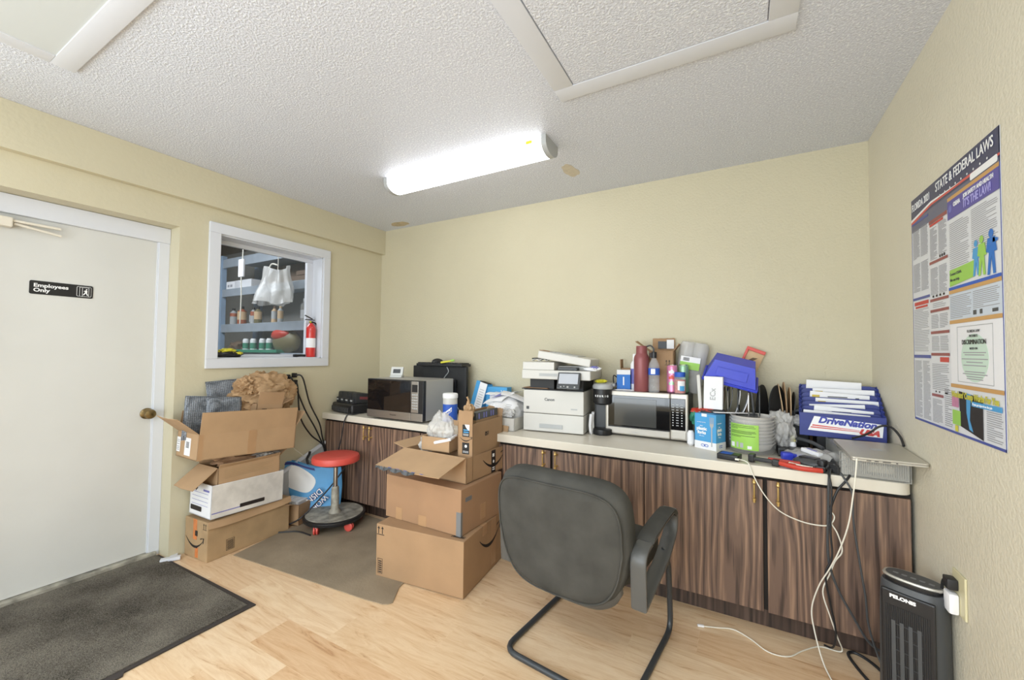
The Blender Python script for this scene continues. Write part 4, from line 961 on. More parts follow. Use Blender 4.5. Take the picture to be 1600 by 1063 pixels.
t = thing('clear_bag', 'clear plastic bag of small parts on the front of the white carton', 'bag', (1.735, -.45, Z+.088)); MB().blob((0, 0, .02), (.05, .045, .03), .4, 3, 4, 8, flat=0).build('bag_body', X['milky'], t, smooth=60)

# ------------------------------------------------------------------ printer
t = thing('laser_printer', 'white multifunction laser printer with a tilted touch panel on the worktop', 'printer', (1.848, -.445, Z), (0, 0, R(6.5)))
pw, pd = .413, .37
MB().span((0, 0, .006), (pw, pd, .122), bev=.006).build('paper_cassette', X['offw'], t)
MB().span((.115, -.004, .028), (.275, .004, .056), bev=.003).build('cassette_handle', X['lgry'], t)
MB().span((0, 0, .125), (pw, pd, .278), bev=.006).build('printer_body', X['offw'], t)
MB().span((.004, .004, .277), (pw-.004, pd-.004, .284), bev=.002).span((-.02, .02, .280), (.01, .12, .286)).build('output_tray', X['blk'], t)
MB().span((.03, .05, .284), (.20, pd-.02, .352)).span((.30, .03, .284), (pw-.01, pd-.02, .352)).span((.0, .32, .284), (pw-.01, pd-.01, .352)).build('inner_column', X['blkm'], t)
sc = MB().span((-.008, -.012, .352), (pw+.045, pd, .412), bev=.006).build('scanner_unit', X['offw'], t)
MB().span((.115, -.0135, .372), (.24, -.010, .392), bev=.002).build('scanner_label', X['lgry'], sc)
MB().span((-.008, .0, .412), (.215, pd-.01, .466), bev=.006).span((.215, .10, .412), (pw+.03, pd-.01, .440), bev=.004).build('document_feeder', X['offw'], t)
MB().span((.23, .03, .413), (.36, .10, .432), bev=.004).build('feeder_roller', X['dgry'], t)
tl = MB().box((.275, .16, .490), (.36, .30, .050), rot=(0, R(9), 0), bev=.006).build('feeder_tray', X['offw'], t)
MB().box((.265, .17, .518), (.20, .22, .006), rot=(0, R(9), 0)).build('tray_inset', X['lgry'], tl)
cpn = MB().box((.325, -.040, .348), (.150, .020, .112), rot=(R(-22), 0, 0), bev=.008).build('touch_panel', X['dgry'], t)
MB().box((.325, -.0475, .362), (.125, .004, .068), rot=(R(-22), 0, 0)).build('screen', X['scr'], cpn)
MB().box((.28, -.068, .312), (.010, .003, .008), rot=(R(-22), 0, 0), bev=.001).box((.325, -.068, .312), (.012, .003, .010), rot=(R(-22), 0, 0), bev=.001).box((.37, -.068, .312), (.010, .003, .010), rot=(R(-22), 0, 0), bev=.001).box((.30, -.066, .316), (.008, .003, .006), rot=(R(-22), 0, 0), bev=.001).build('panel_keys', X['lgry'], cpn)
text(t, 'lettering', 'Canon', .026, X['dgry'], (.185, -.0005, .218), bold=.0006)
decal(t, 'small_badge', [rrect(.022, .148, .042, .168, .003)], X['dgry'], (0, -.0005, 0)); decal(t, 'model_print', [rect(.33, .158, .372, .166)], X['lgry'], (0, -.0005, 0))
X['leaf'] = mat('brown_leaflet', (150, 116, 88), .7)
t = thing('leaflet', 'brown leaflet lying on the printer feeder tray', 'paper', (2.00, -.285, Z+.530), (0, R(9), R(10))); MB().span((-.09, -.06, 0), (.09, .07, .004)).build('sheet', X['leaf'], t)
t = thing('receipt', 'crumpled receipt with a pen on the left of the printer lid', 'paper', (1.93, -.34, Z+.468), (0, 0, R(8)))
MB().sheet(lambda u, v: Vector(((u-.5)*.12, (v-.5)*.06, .006+.012*abs(math.sin(u*7)))), 16, 6, .002).build('sheet', X['paper'], t, smooth=30)
MB().tube([(-.06, -.02, .02), (0, -.03, .022), (.05, -.04, .016)], .004).build('pen', X['blk'], t); 
t = thing('candy_wrapper', 'white and purple wrapper on the right edge of the scanner', 'wrapper', (2.30, -.345, Z+.413), (0, 0, R(10)))
MB().blob((0, 0, .014), (.055, .03, .016), .3, 3, 3, 5, flat=0).build('wrapper_body', X['paper'], t, smooth=50); MB().blob((.01, -.005, .018), (.03, .026, .015), .3, 3, 3, 6).build('print', X['lav'], t, smooth=50)
t = thing('paper_sheet', 'printed pink sheet in the printer output tray', 'paper', (1.92, -.36, Z+.2845), (0, 0, R(-3))); MB().span((-.10, -.04, .002), (.09, .06, .005)).build('sheet', X['card4'], t)
t = thing('cable_bundle', 'white cable bundle hanging on the right side of the printer', 'cable', (2.282, -.32, Z), (0, 0, R(8)))
MB().tube([(0, 0, .13), (-.004, -.01, .06), (0, .0, .01), (.006, .03, .02), (.004, .03, .10), (.01, .02, .14)], .010).build('cable', X['paper'], t, smooth=True)

# ------------------------------------------------------------------ coffee maker
t = thing('coffee_maker', 'black pod coffee maker between the printer and the right microwave', 'coffee maker', (2.338, -.235, Z), (0, 0, R(10)))
MB().lathe([(.062, 0), (.064, .012), (.062, .035), (.05, .040)], (0, -.03, 0), 28, sy=1.2).build('drip_tray', X['blk'], t, smooth=35)
MB().box((.0, .05, .16), (.115, .13, .32), bev=.018, seg=3).build('body', X['dgry'], t, smooth=40)
MB().lathe([(.045, .195), (.058, .205), (.060, .29), (.060, .296)], (0, -.045, 0), 28).build('brew_head', X['blk'], t, smooth=35)
MB().lathe([(.062, .296), (.066, .302), (.066, .315), (.058, .328), (.03, .334), (0, .335)], (0, -.04, 0), 28, sy=1.05).box((.01, .055, .318), (.135, .14, .022), bev=.010).build('lid', X['lgry'], t, smooth=35)
wraptext(t, 'KEURIG', .0605, .252, .017, X['wht'], R(-90)-R(15)*2.5, R(15), bold=.0006)
for o in [c for c in t.children if c.name.startswith('lettering')]: o.location = (0, -.045, 0)
t = thing('sweetener_packets', 'yellow packets on the coffee maker lid', 'packet', (2.335, -.275, Z+.336)); MB().blob((0, 0, .008), (.038, .026, .013), .4, 3, 3, 5, flat=0).build('packet', X['yel'], t, smooth=40)
t = thing('cord_bundle', 'small knot of black wires between the coffee maker and the blue white carton', 'cord', (2.405, -.16, Z+.29))
MB().tube([(0, 0, .0), (.03, -.02, .05), (-.02, .01, .09), (-.01, -.01, .03), (.035, .0, .075), (.0, .02, .02)], .004).build('cable', X['cable'], t, smooth=True)

# ------------------------------------------------------------------ right microwave and what stands on it
microwave('microwave', 'pale stainless microwave with a dark window, bottles standing on it', (2.362, -.270, Z), R(-1.0), .502, .262, .287, X['blk'], X['steelw'], 2)
MZ = Z+.288
t = thing('blue_carton', 'small blue and white carton on the left of the right microwave', 'box', (2.452, -.150, MZ), (0, 0, R(12)))
MB().box((0, 0, .050), (.088, .06, .10), bev=.002).build('carton_body', X['cblue'], t); MB().box((0, 0, .1155), (.088, .06, .031), bev=.002).build('white_top', X['paper'], t)
decal(t, 'print', [rect(-.004, .03, .004, .085)], X['wht'], (0, -.0303, 0))
t = thing('paper_sheet', 'crumpled napkin under the blue carton', 'paper', (2.47, -.215, MZ)); MB().blob((0, 0, .001), (.08, .028, .006), .3, 3, 3, 5, flat=0).build('sheet', X['paper'], t, smooth=50)
t = thing('cardboard_box', 'little brown carton standing behind the blue carton', 'box', (2.47, -.065, MZ)); carton(t, .10, .08, .14, X['card'], flaps={'left': (.06, 88)})
t = thing('spray_can', 'white spray can behind the dusty rose flask', 'can', (2.525, -.13, MZ)); MB().lathe([(.030, 0), (.031, .17), (.022, .19)], seg=20).build('can_body', X['paper'], t, smooth=35); MB().lathe([(.018, .19), (.018, .235), (.012, .24)], seg=16).build('lid', X['wht'], t, smooth=35); MB().lathe([(.0312, .04), (.0312, .14)], seg=20).build('label_band', X['lav'], t, smooth=35)
t = thing('water_flask', 'dusty rose metal flask standing on the right microwave', 'flask', (2.582, -.215, MZ))
MB().lathe([(.045, 0), (.048, .006), (.048, .205), (.045, .222), (.036, .238), (.034, .245), (.034, .285), (.032, .290), (0, .291)], seg=32).build('flask_body', X['rose'], t, smooth=30)
MB().tube([(.03, 0, .285), (.055, 0, .292), (.075, 0, .27), (.07, 0, .235)], .005).lathe([(.018, 0), (.018, .03)], (.068, 0, .215), 14).build('carry_loop', X['dgry'], t, smooth=True)
t = thing('water_bottle', 'clear plastic water bottle with a blue label and black cap', 'bottle', (2.662, -.235, MZ))
MB().lathe([(.030, 0), (.034, .006), (.034, .05), (.031, .055), (.034, .06), (.034, .085), (.031, .09), (.034, .095), (.034, .155), (.028, .18), (.016, .205), (.014, .215), (.014, .222)], seg=28).build('bottle_body', X['water'], t, smooth=50)
MB().lathe([(.0345, .108), (.0345, .150)], seg=28).build('label_band', X['lblue'], t, smooth=35)
MB().sheet(lambda u, v: Vector((.0350*math.cos(R(-112+44*u)), .0350*math.sin(R(-112+44*u)), .114+.032*v)), 8, 2).build('label_emblem', X['wht'], t, smooth=True)
MB().lathe([(.0165, .213), (.0165, .25), (.014, .252), (0, .252)], seg=18).build('cap', X['blk'], t, smooth=35)
t = thing('cardboard_box', 'tall open carton behind the flask and water bottle', 'box', (2.690, -.088, MZ), (0, 0, R(2)))
carton(t, .15, .125, .26, X['card'], flaps={'left': (.105, 35), 'right': (.055, 55), 'back': (.085, 88), 'front': (.0, 0)})
decal(t, 'printed_label', [rect(-.055, .275, .0, .325)], X['blk'], (.02, .0585, 0), th=.0005); decal(t, 'white_label', [rect(-.0, .275, .045, .335)], X['paper'], (.02, .0580, 0), th=.0005)
arrows(t, (.04, -.0635, .185), (1, 0, 0), (0, 0, 1), .03)
def can(x, y, h, r, m, label, nm='drink_can'):
    t = thing(nm, label, 'can', (x, y, MZ))
    MB().lathe([(r*.8, 0), (r, .008), (r, h-.012), (r*.86, h-.002), (r*.84, h)], seg=28).build('can_body', m, t, smooth=35)
    MB().lathe([(r*.84, h-.003), (r*.86, h+.002), (r*.8, h+.002), (r*.78, h-.002), (0, h-.002)], seg=28).build('can_rim', X['chrome'], t, smooth=35)
    return t
t = can(2.765, -.205, .17, .031, X['pink'], 'tall pink drink can on the right microwave')
for k in range(3):
    MB().sheet(lambda u, v: Vector((.0314*math.cos(R(-120+60*u)), .0314*math.sin(R(-120+60*u)), .05+.035*k+.02*v*(1-.3*math.sin(u*8)))), 10, 2).build('print', [X['mint'], X['red'], X['wht']][k], t, smooth=True)
t = can(2.826, -.165, .172, .031, X['mint'], 'tall mint green drink can behind the snack jar')
t = thing('snack_jar', 'clear jar of orange snacks with a blue lid on the right microwave', 'jar', (2.815, -.245, MZ))
X['snack'] = mat('orange_snacks', (206, 92, 78), .6, var=.3, vscale=60, bump=.5, bscale=90)
MB().lathe([(.031, .002), (.0335, .01), (.0335, .095), (.028, .103)], seg=26).build('jar_body', X['water'], t, smooth=35)
MB().lathe([(.0, .003), (.031, .004), (.0315, .085), (0, .088)], seg=22).build('snacks', X['snack'], t, smooth=35)
MB().lathe([(.030, .101), (.031, .104), (.031, .128), (.029, .130), (0, .130)], seg=26).build('lid', X['lblue'], t, smooth=35)
MB().sheet(lambda u, v: Vector((.034*math.cos(R(-105+75*u)), .034*math.sin(R(-105+75*u)), .022+.055*v)), 10, 3).build('label_band', X['paper'], t, smooth=True)
MB().sheet(lambda u, v: Vector((.0344*math.cos(R(-85+50*u)), .0344*math.sin(R(-85+50*u)), .018+.03*v)), 10, 3).build('label_patch', X['sky'], t, smooth=True)
t = thing('cup_sleeve', 'clear plastic sleeves of white cups standing behind the drink cans', 'cups', (2.835, -.072, MZ), (0, R(9), 0))
for k, (x, y) in enumerate(((-.040, 0), (.042, .006))):
    MB().lathe([(.030, 0.0), (.042, .06), (.042, .24), (.046, .29), (.036, .315), (.0, .322)], (x, y, 0), 22).build('cup_stack', X['milky'], t, smooth=35)
MB().lathe([(.078, .0), (.084, .06), (.088, .25), (.090, .29), (.072, .32)], (0, 0, 0), 26, sy=.56).build('sleeve_film', X['clear'], t, smooth=35)
MB().sheet(lambda u, v: Vector((-.062+.115*u, -.053-.004*math.sin(PI*u), .145+.045*v)), 8, 3, .001).build('green_label', X['green'], t)
MB().sheet(lambda u, v: Vector((-.062+.115*u, -.053-.004*math.sin(PI*u), .190+.035*v)), 8, 3, .001).build('white_label', X['paper'], t)
decal(t, 'printed_code', [rect(-.045+.006*k, .197, -.042+.006*k, .218) for k in range(6)], X['ink'], (0, -.0585, 0))

# ------------------------------------------------------------------ file rack, bin, boxes in the middle right
t = thing('file_rack', 'black wire file rack holding papers behind the plastic forks box', 'rack', (3.09, -.17, Z))
MB().span((-.13, -.10, 0), (.13, .12, .012), bev=.003).span((-.13, -.10, .0), (-.123, .12, .19), bev=.002).span((.123, -.10, .0), (.13, .12, .19), bev=.002).span((-.13, -.10, .18), (.13, -.094, .20), bev=.002).span((-.123, -.098, .012), (.123, -.094, .19)).build('rack_body', X['blkm'], t)
for k in range(5):
    x = -.07+k*.052
    MB().tube(rpath([(x, -.10, .19), (x, -.10, .34), (x+.004, .10, .345), (x+.004, .11, .19)], .05), .0035, 8, smooth=False).build('wire_divider', X['chrome'] if k % 2 else X['dgry'], t, smooth=True)
MB().box((.105, 0, .27), (.012, .20, .34), rot=(0, R(-5), 0), bev=.003).build('end_panel', X['blk'], t)
for k, (x, a, m_) in enumerate(((-.04, 3, 'brownp'), (-.005, 6, 'dgry'), (.03, 8, 'paper'), (.06, 14, 'paper'), (.08, 3, 'brownp'))):
    t2 = thing('file_folder', ['brown folder in the wire file rack', 'dark grey folder in the wire file rack', 'white papers curling in the wire file rack', 'white folder leaning steeply in the wire file rack', 'brown board at the right of the wire file rack'][k], 'folder', (3.08, -.17, Z+.19), (0, R(a), 0))
    MB().sheet(lambda u, v: Vector((x+.012*math.sin(v*2.5), (u-.5)*.17, v*.14)), 6, 8, .004).build('folder_sheet', X[m_], t2, smooth=60)
t = thing('plastic_bin', 'royal blue plastic bin tipped over on top of the wire file rack', 'bin', (3.083, -.185, Z+.385), (R(20), R(14), R(2)))
bn = bmesh.new()
def binbox(w0, d0, w1, d1, h, z=0): return [(-w0/2, -d0/2, z), (w0/2, -d0/2, z), (w0/2, d0/2, z), (-w0/2, d0/2, z), (-w1/2, -d1/2, z+h), (w1/2, -d1/2, z+h), (w1/2, d1/2, z+h), (-w1/2, d1/2, z+h)]
for (A, inner) in ((binbox(.205, .12, .275, .19, .125), 0),):
    vs_ = [bn.verts.new(p) for p in A]
    for f in ((0, 1, 5, 4), (1, 2, 6, 5), (2, 3, 7, 6), (3, 0, 4, 7), (0, 1, 2, 3)): bn.faces.new([vs_[i] for i in f])
bmesh.ops.recalc_face_normals(bn, faces=bn.faces); bmesh.ops.solidify(bn, geom=bn.faces[:], thickness=.004)
mb = MB(); mb.merge(bn)
bmesh.ops.transform(mb.b, matrix=Matrix.Translation((0, 0, .12)) @ Matrix.Rotation(R(180), 4, 'X'), verts=mb.b.verts)
mb.build('bin_body', X['blue'], t)
MB().box((0, -.098, .003), (.285, .010, .014), bev=.002).box((0, .098, .003), (.285, .010, .014), bev=.002).box((-.14, 0, .003), (.010, .19, .014), bev=.002).box((.14, 0, .003), (.010, .19, .014), bev=.002).build('bin_rim', X['blue'], t)
MB().box((0, -.082, .06), (.16, .006, .05), rot=(R(-16), 0, 0), bev=.002).box((0, -.076, .085), (.16, .004, .004), rot=(R(-16), 0, 0)).build('card_holder', X['blue'], t)
t = thing('snack_bag', 'orange and tan snack bag behind the tipped blue bin', 'bag', (3.175, -.035, Z+.44), (R(-4), R(22), 0))
MB().sheet(lambda u, v: Vector(((u-.5)*.10, -.012*math.sin(PI*u)*math.sin(PI*v), v*.13)), 12, 10).sheet(lambda u, v: Vector(((u-.5)*.10, .012*math.sin(PI*u)*math.sin(PI*v), v*.13)), 12, 10).build('bag_body', X['skin'], t, smooth=60)
MB().box((0, -.006, .122), (.104, .016, .02), bev=.003).box((-.045, -.006, .06), (.014, .018, .12), bev=.003).build('orange_print', X['red'], t)
decal(t, 'leaf_print', [[(-.02, .05), (0, .075), (.025, .08), (.005, .055), (.01, .035)]], X['brownp'], (0, -.0135, 0))
t = thing('white_carton', 'slim white carton standing upright in front of the wire file rack', 'box', (3.000, -.30, Z+.215), (0, R(1), R(-6)))
MB().box((0, 0, .093), (.098, .035, .185), bev=.003).build('carton_body', X['paper'], t)
text(t, 'lettering', 'ECx', .040, X['lgry'], (.0, -.0182, .085), (0, 0, 1), (-1, 0, 0), bold=.0008)
t = thing('tissue_pack', 'dark pack standing under the slim white carton', 'box', (3.0, -.305, Z)); MB().box((0, 0, .107), (.13, .06, .213), bev=.01).build('pack_body', X['blkm'], t)
t = thing('packaging_roll', 'rolled white packaging left of the slim white carton', 'packaging', (2.935, -.285, Z+.16), (0, R(-3), 0)); MB().box((0, 0, .12), (.02, .05, .26), bev=.009).build('roll', X['offw'], t, smooth=40)
t = thing('sachets', 'colourful sachets squeezed behind the right microwave', 'packet', (2.90, -.26, Z+.13), (0, 0, R(10)))
MB().blob((0, 0, .03), (.025, .04, .05), .4, 3, 3, 15).build('sachets', bpy.data.materials['teal_label'], t, smooth=40)
MB().blob((.03, -.01, .065), (.05, .035, .02), .4, 3, 3, 16).build('red_sachet', X['redp'], t, smooth=40)
t = thing('forks_box', 'sky blue plastic forks box with a white base on the worktop', 'box', (2.985, -.352, Z), (0, 0, R(-27)))
MB().box((0, 0, .0975), (.125, .095, .195), bev=.0015).build('carton_body', X['sky'], t)
MB().box((0, 0, .021), (.1262, .0962, .042)).build('white_base', X['paper'], t)
for org, rr_, w_ in (((0, -.0482, 0), (1, 0, 0), .125), ((.0632, 0, 0), (0, 1, 0), .095)):
    o_ = Vector(org); r_ = Vector(rr_); k_ = w_/.125
    text(t, 'lettering', 'everyday essentials', .0068, X['wht'], o_-r_*.022*k_+Vector((0, 0, .148)), r_, sx=k_)
    text(t, 'lettering', 'clear', .010, X['wht'], o_-r_*.022*k_+Vector((0, 0, .128)), r_, sx=k_)
    text(t, 'lettering', 'plastic', .024, X['wht'], o_-r_*.020*k_+Vector((0, 0, .112)), r_, bold=.001, sx=k_)
    text(t, 'lettering', 'forks', .024, X['wht'], o_-r_*.020*k_+Vector((0, 0, .090)), r_, bold=.001, sx=k_)
    text(t, 'lettering', '48 count', .008, X['wht'], o_-r_*.020*k_+Vector((0, 0, .072)), r_, sx=k_)
    decal(t, 'emblem', [rrect(-.024*k_, .014, -.002*k_, .028, .0065*k_), rrect(-.004*k_, .014, .018*k_, .028, .0065*k_)], X['lblue'], o_, r_, (0, 0, 1))
    decal(t, 'emblem_field', [rrect(-.021*k_, .017, -.006*k_, .025, .0035*k_), rrect(.001*k_, .017, .015*k_, .025, .0035*k_)], X['paper'], o_+(Vector((0, -.0006, 0)) if rr_[0] else Vector((.0006, 0, 0))), r_, (0, 0, 1))
fx = .038
decal(t, 'fork_print', [[(fx-.003, .02), (fx+.003, .02), (fx+.0035, .12), (fx+.011, .135), (fx+.012, .18), (fx+.009, .18), (fx+.008, .145), (fx+.005, .145), (fx+.0045, .18), (fx+.0015, .18), (fx+.001, .145), (fx-.002, .145), (fx-.0025, .18), (fx-.0055, .18), (fx-.006, .145), (fx-.009, .145), (fx-.010, .18), (fx-.012, .18), (fx-.011, .135), (fx-.0035, .12)]], X['lgry'], (0, -.0483, 0))
MB().span((-.02, -.050, .180), (.01, -.0478, .1965)).build('seal', X['paper'], t)
t = thing('napkin', 'white napkin draped over the plastic forks box', 'napkin', (3.045, -.32, Z+.20), (R(-4), R(-3), R(-20)))
MB().prism([(-.09, .06), (.11, .07), (.06, -.01), (-.005, -.085)], .004, (0, 0, 0), (1, 0, 0), (0, 1, 0)).build('sheet', X['paper'], t)
t = thing('foil_wrapper', 'orange snack wrapper on the back of the plastic forks box', 'wrapper', (2.955, -.30, Z+.198), (0, 0, R(-20))); MB().blob((0, 0, .008), (.055, .035, .012), .4, 3, 3, 25, flat=0).build('wrapper_body', X['redp'], t, smooth=40)
t = thing('napkin_roll', 'white napkin roll squeezed left of the plastic forks box', 'napkin', (2.883, -.325, Z)); MB().lathe([(.012, 0), (.02, .01), (.02, .07), (.012, .085)], seg=16).build('roll', X['paper'], t, smooth=35)
t = thing('bowl_pack', 'clear bagged stack of patterned paper bowls with a lime label', 'bowls', (3.190, -.325, Z), (0, 0, R(-8)))
X['bowlw'] = mat('patterned_paper_bowl', (226, 222, 216), .5, var=.06, vscale=30)
nb = 9
for k in range(nb):
    z = .012+k*.0175
    MB().lathe([(.058, z), (.085, z+.014), (.104, z+.044), (.109, z+.047), (.103, z+.047), (.082, z+.016), (.0, z+.004)], seg=40).build('paper_bowl', X['bowlw'], t, smooth=45)
fl = MB()
for k in range(10):
    a = 2*PI*k/10; fl.box((.066*math.cos(a), .066*math.sin(a), .1685), (.05, .007, .0012), rot=(0, R(-34), a))
fl.build('leaf_pattern', X['olive'], t)
MB().lathe([(.098, .004), (.108, .015), (.113, .07), (.112, .18), (.108, .192)], seg=40).build('bag_film', X['clear'], t, smooth=45)
def lab(u0, u1, z0, z1, m, nm, rr=.1145):
    return MB().sheet(lambda u, v: Vector((rr*math.cos(R(u0+(u1-u0)*u)), rr*math.sin(R(u0+(u1-u0)*u)), z0+(z1-z0)*v)), 16, 3).build(nm, m, t, smooth=True)
lab(-143, -68, .028, .160, X['green'], 'lime_label')
for k, (u1, z) in enumerate(((-78, .150), (-75, .142), (-118, .135), (-76, .122), (-74, .116), (-84, .110), (-76, .098), (-110, .092))): lab(-140, u1, z, z+.0022, X['ink'], 'printed_line', .1149)
lab(-139, -128, .036, .060, X['paper'], 'printed_icon', .1149); lab(-122, -116, .036, .064, X['lgry'], 'printed_icon', .1149); lab(-112, -104, .036, .062, X['lgry'], 'printed_icon', .1149); lab(-94, -84, .034, .05, X['paper'], 'printed_icon', .1149)

# dividers, folders, clear bag
t = thing('desk_sorter', 'black desk sorter with two tall rounded dividers', 'organizer', (3.255, -.10, Z))
MB().span((-.09, -.10, 0), (.15, .08, .03), bev=.004).build('sorter_base', X['blk'], t)
def tongue(w_, h_): return [(-w_/2, 0), (w_/2, 0), (w_/2, h_*.6)] + [(w_/2*math.cos(R(a)), h_*.6+h_*.4*math.sin(R(a))) for a in range(10, 180, 10)] + [(-w_/2, h_*.6)]
for x, h_, rz in ((-.012, .345, 62), (.062, .345, 48)):
    MB().prism(tongue(.13, h_), .008, (x, -.02, .01), (math.cos(R(rz)), math.sin(R(rz)), 0), (0, 0, 1), bev=.002).build('divider', X['blkm'], t)
for k, (x, h_, m_) in enumerate(((.082, .36, 'skin'), (.098, .375, 'card2'), (.115, .35, 'skin'), (.128, .33, 'blkm'))):
    t2 = thing('file_folder', ['tan folder nearest the rounded sorter divider', 'tall tan folder bulging in the desk sorter', 'tan folder behind the bulging one in the desk sorter', 'black folder at the right of the desk sorter'][k], 'folder', (3.255, -.11, Z+.03), (0, R(-2+k*2), 0))
    MB().sheet(lambda u, v: Vector((x+.014*math.sin(v*3)*(1-k*.3), (u-.5)*.17, v*(h_-.03)*(1-.12*(2*u-1)**2))), 10, 10, .004).build('folder_sheet', X[m_], t2, smooth=60)
t = thing('red_binder', 'red and black binder lying behind the bowls', 'binder', (3.20, -.055, Z)); MB().span((-.05, -.05, 0), (.02, .04, .16), bev=.004).build('cover', X['blk'], t); MB().span((-.055, -.054, .145), (.025, -.02, .175), bev=.003).build('spine', X['redm'], t)
t = thing('clear_bag', 'crumpled clear plastic bag right of the paper bowls', 'bag', (3.335, -.26, Z))
MB().blob((0, 0, .11), (.052, .07, .10), .5, 1.5, 5, 33, flat=0).blob((-.035, .0, .175), (.05, .05, .045), .5, 1.6, 4, 34).blob((.085, .03, .175), (.06, .04, .028), .4, 2, 4, 35).build('bag_body', X['milky'], t, smooth=60)
t = thing('desk_box', 'black open box behind the clear bag', 'box', (3.415, -.10, Z)); carton(t, .10, .12, .20, X['blk']); MB().tube([(-.03, -.05, .20), (0, -.055, .222), (.04, -.05, .215)], .010).build('clip', X['dgry'], t, smooth=True)
t = thing('toy_figure', 'tiny cream and yellow plastic figure beside the clear bag', 'figure', (3.378, -.285, Z+.045))
MB().lathe([(.016, 0), (.013, .02), (.009, .024)], seg=14).build('figure_base', X['paper'], t, smooth=40); MB().lathe([(.008, .022), (.014, .030), (.014, .034), (.010, .036), (.012, .046), (.007, .056), (0, .058)], seg=14).build('figure_top', mat('pale_yellow', (224, 214, 150), .5), t, smooth=40)
t = thing('tool_case', 'black tool case under the toy figure', 'box', (3.37, -.30, Z)); MB().box((0, 0, .022), (.13, .14, .044), bev=.006).build('case_body', X['blk'], t)
t = thing('tape_roll', 'blue plastic roll lying behind the trigger clamp', 'tape', (3.338, -.445, Z), (0, 0, R(10))); MB().box((0, 0, .022), (.05, .045, .040), bev=.01).box((.045, .01, .02), (.06, .03, .03), bev=.008).build('roll_body', X['blue'], t, smooth=40)
t = thing('power_bank', 'black power bank with reflected blue painted on its screen in front of the forks box', 'power bank', (3.085, -.560, Z), (0, 0, R(-14)))
MB().box((0, 0, .014), (.098, .075, .028), bev=.006, seg=3).build('case', X['blk'], t, smooth=40); MB().box((-.01, .0, .0285), (.05, .05, .001)).build('screen', X['lblue'], t)  # blue reflection put into the screen's flat colour
MB().box((.045, -.036, .012), (.018, .012, .009), bev=.002).build('cable_plug', X['wcable'], t)
t = thing('trigger_clamp', 'red and black trigger clamp lying on the worktop edge', 'clamp', (3.235, -.585, Z), (0, 0, R(-14)))
MB().box((.0, .0, .018), (.13, .022, .018), bev=.004).box((-.055, .01, .02), (.026, .05, .038), bev=.006).box((.048, -.004, .016), (.03, .03, .03), bev=.005).build('bar', X['blk'], t)
MB().box((.075, .028, .022), (.13, .022, .016), rot=(0, 0, R(4)), bev=.005).tube([(.03, .008, .02), (.08, -.014, .018), (.14, -.026, .014), (.19, -.02, .014), (.225, -.006, .014)], .011).box((.11, .004, .02), (.025, .05, .014), rot=(0, 0, R(20)), bev=.004).build('handle', X['redp'], t, smooth=40)
MB().tube([(.10, .0, .024), (.14, -.01, .022), (.19, -.008, .02)], .006).build('jaw', X['cream'], t, smooth=True)
t = thing('round_tool', 'grey and black round tool lying beside the trigger clamp', 'tool', (3.425, -.555, Z), (0, 0, R(-35)))
MB().blob((0, 0, .022), (.078, .052, .028), .04, 2, 4, 3, flat=0).build('tool_body', X['dgry'], t, smooth=60)
MB().box((-.01, .0, .048), (.07, .05, .006), bev=.003).box((.055, -.02, .03), (.03, .04, .05), bev=.01).build('grip', X['blk'], t, smooth=40)
sheet_thing('socket_plug', MB().box((0, 0, .014), (.04, .03, .028), bev=.006), X['blk'], 'small black plug at the worktop edge under the grey tool', 'plug', loc=(3.45, -.612, Z), rot=(0, 0, R(-10)))
t = thing('blister_pack', 'clear blister packaging with grey card behind the grey tool', 'packaging', (3.45, -.42, Z+.020), (R(3), R(-6), R(-48)))
MB().sheet(lambda u, v: Vector(((u-.5)*.24, (v-.5)*.13, .012*math.sin(PI*u)*math.sin(PI*v)+.01*mnoise.noise(Vector((u*5, v*5, 1))))), 14, 10, .003).build('card', X['gry'], t, smooth=50)
MB().sheet(lambda u, v: Vector(((u-.5)*.25, (v-.5)*.14, .012+.035*(math.sin(PI*u)*math.sin(PI*v))**.5+.016*mnoise.noise(Vector((u*6, v*6, 4))))), 30, 22).build('film', X['milky'], t, smooth=50)
t = thing('flat_cable', 'grey flat cable running across the clutter to the blue file', 'cable', (3.45, -.31, Z+.055)); MB().tube([(-.11, .09, .03), (-.06, .03, .035), (0, -.04, .03), (.04, -.10, .015)], .009).build('cable', X['gcable'], t, smooth=True)

# ------------------------------------------------------------------ expanding file, drawers, laptop
t = thing('acrylic_drawers', 'clear ribbed acrylic drawer unit under the laptop', 'drawers', (3.638, -.432, Z), (0, 0, R(-1.5)))
w_, d_, h_ = .235, .40, .108
MB().span((-w_/2, -d_/2, 0), (-w_/2+.004, d_/2, h_)).span((w_/2-.004, -d_/2, 0), (w_/2, d_/2, h_)).span((-w_/2, -d_/2, h_-.004), (w_/2, d_/2, h_)).span((-w_/2, -d_/2, 0), (w_/2, d_/2, .004)).span((-w_/2, d_/2-.004, 0), (w_/2, d_/2, h_)).build('drawer_shell', X['acry'], t)
rb = MB().span((-w_/2+.006, -d_/2, .006), (w_/2-.006, -d_/2+.003, h_-.006))
for k in range(30): rb.box((-w_/2+.012+k*(w_-.024)/29, -d_/2-.001, h_/2), (.0028, .003, h_-.02))
dwr = rb.build('drawer_front', X['acry'], t)
MB().box((.02, -d_/2+.012, .045), (.085, .016, .032), bev=.006).build('drawer_pull', X['cream'], dwr)
MB().box((.01, -.08, .035), (.15, .18, .05), bev=.01).build('stored_bundle', X['gry'], t)
t = thing('laptop', 'closed silver laptop lying on the acrylic drawers', 'laptop', (3.642, -.610, Z+.1095), (R(2.0), 0, R(1)))
MB().prism(rrect(-.118, -.175, .118, .165, .012), .007, (0, 0, 0), (1, 0, 0), (0, 1, 0), bev=.001).build('laptop_base', X['alu'], t)
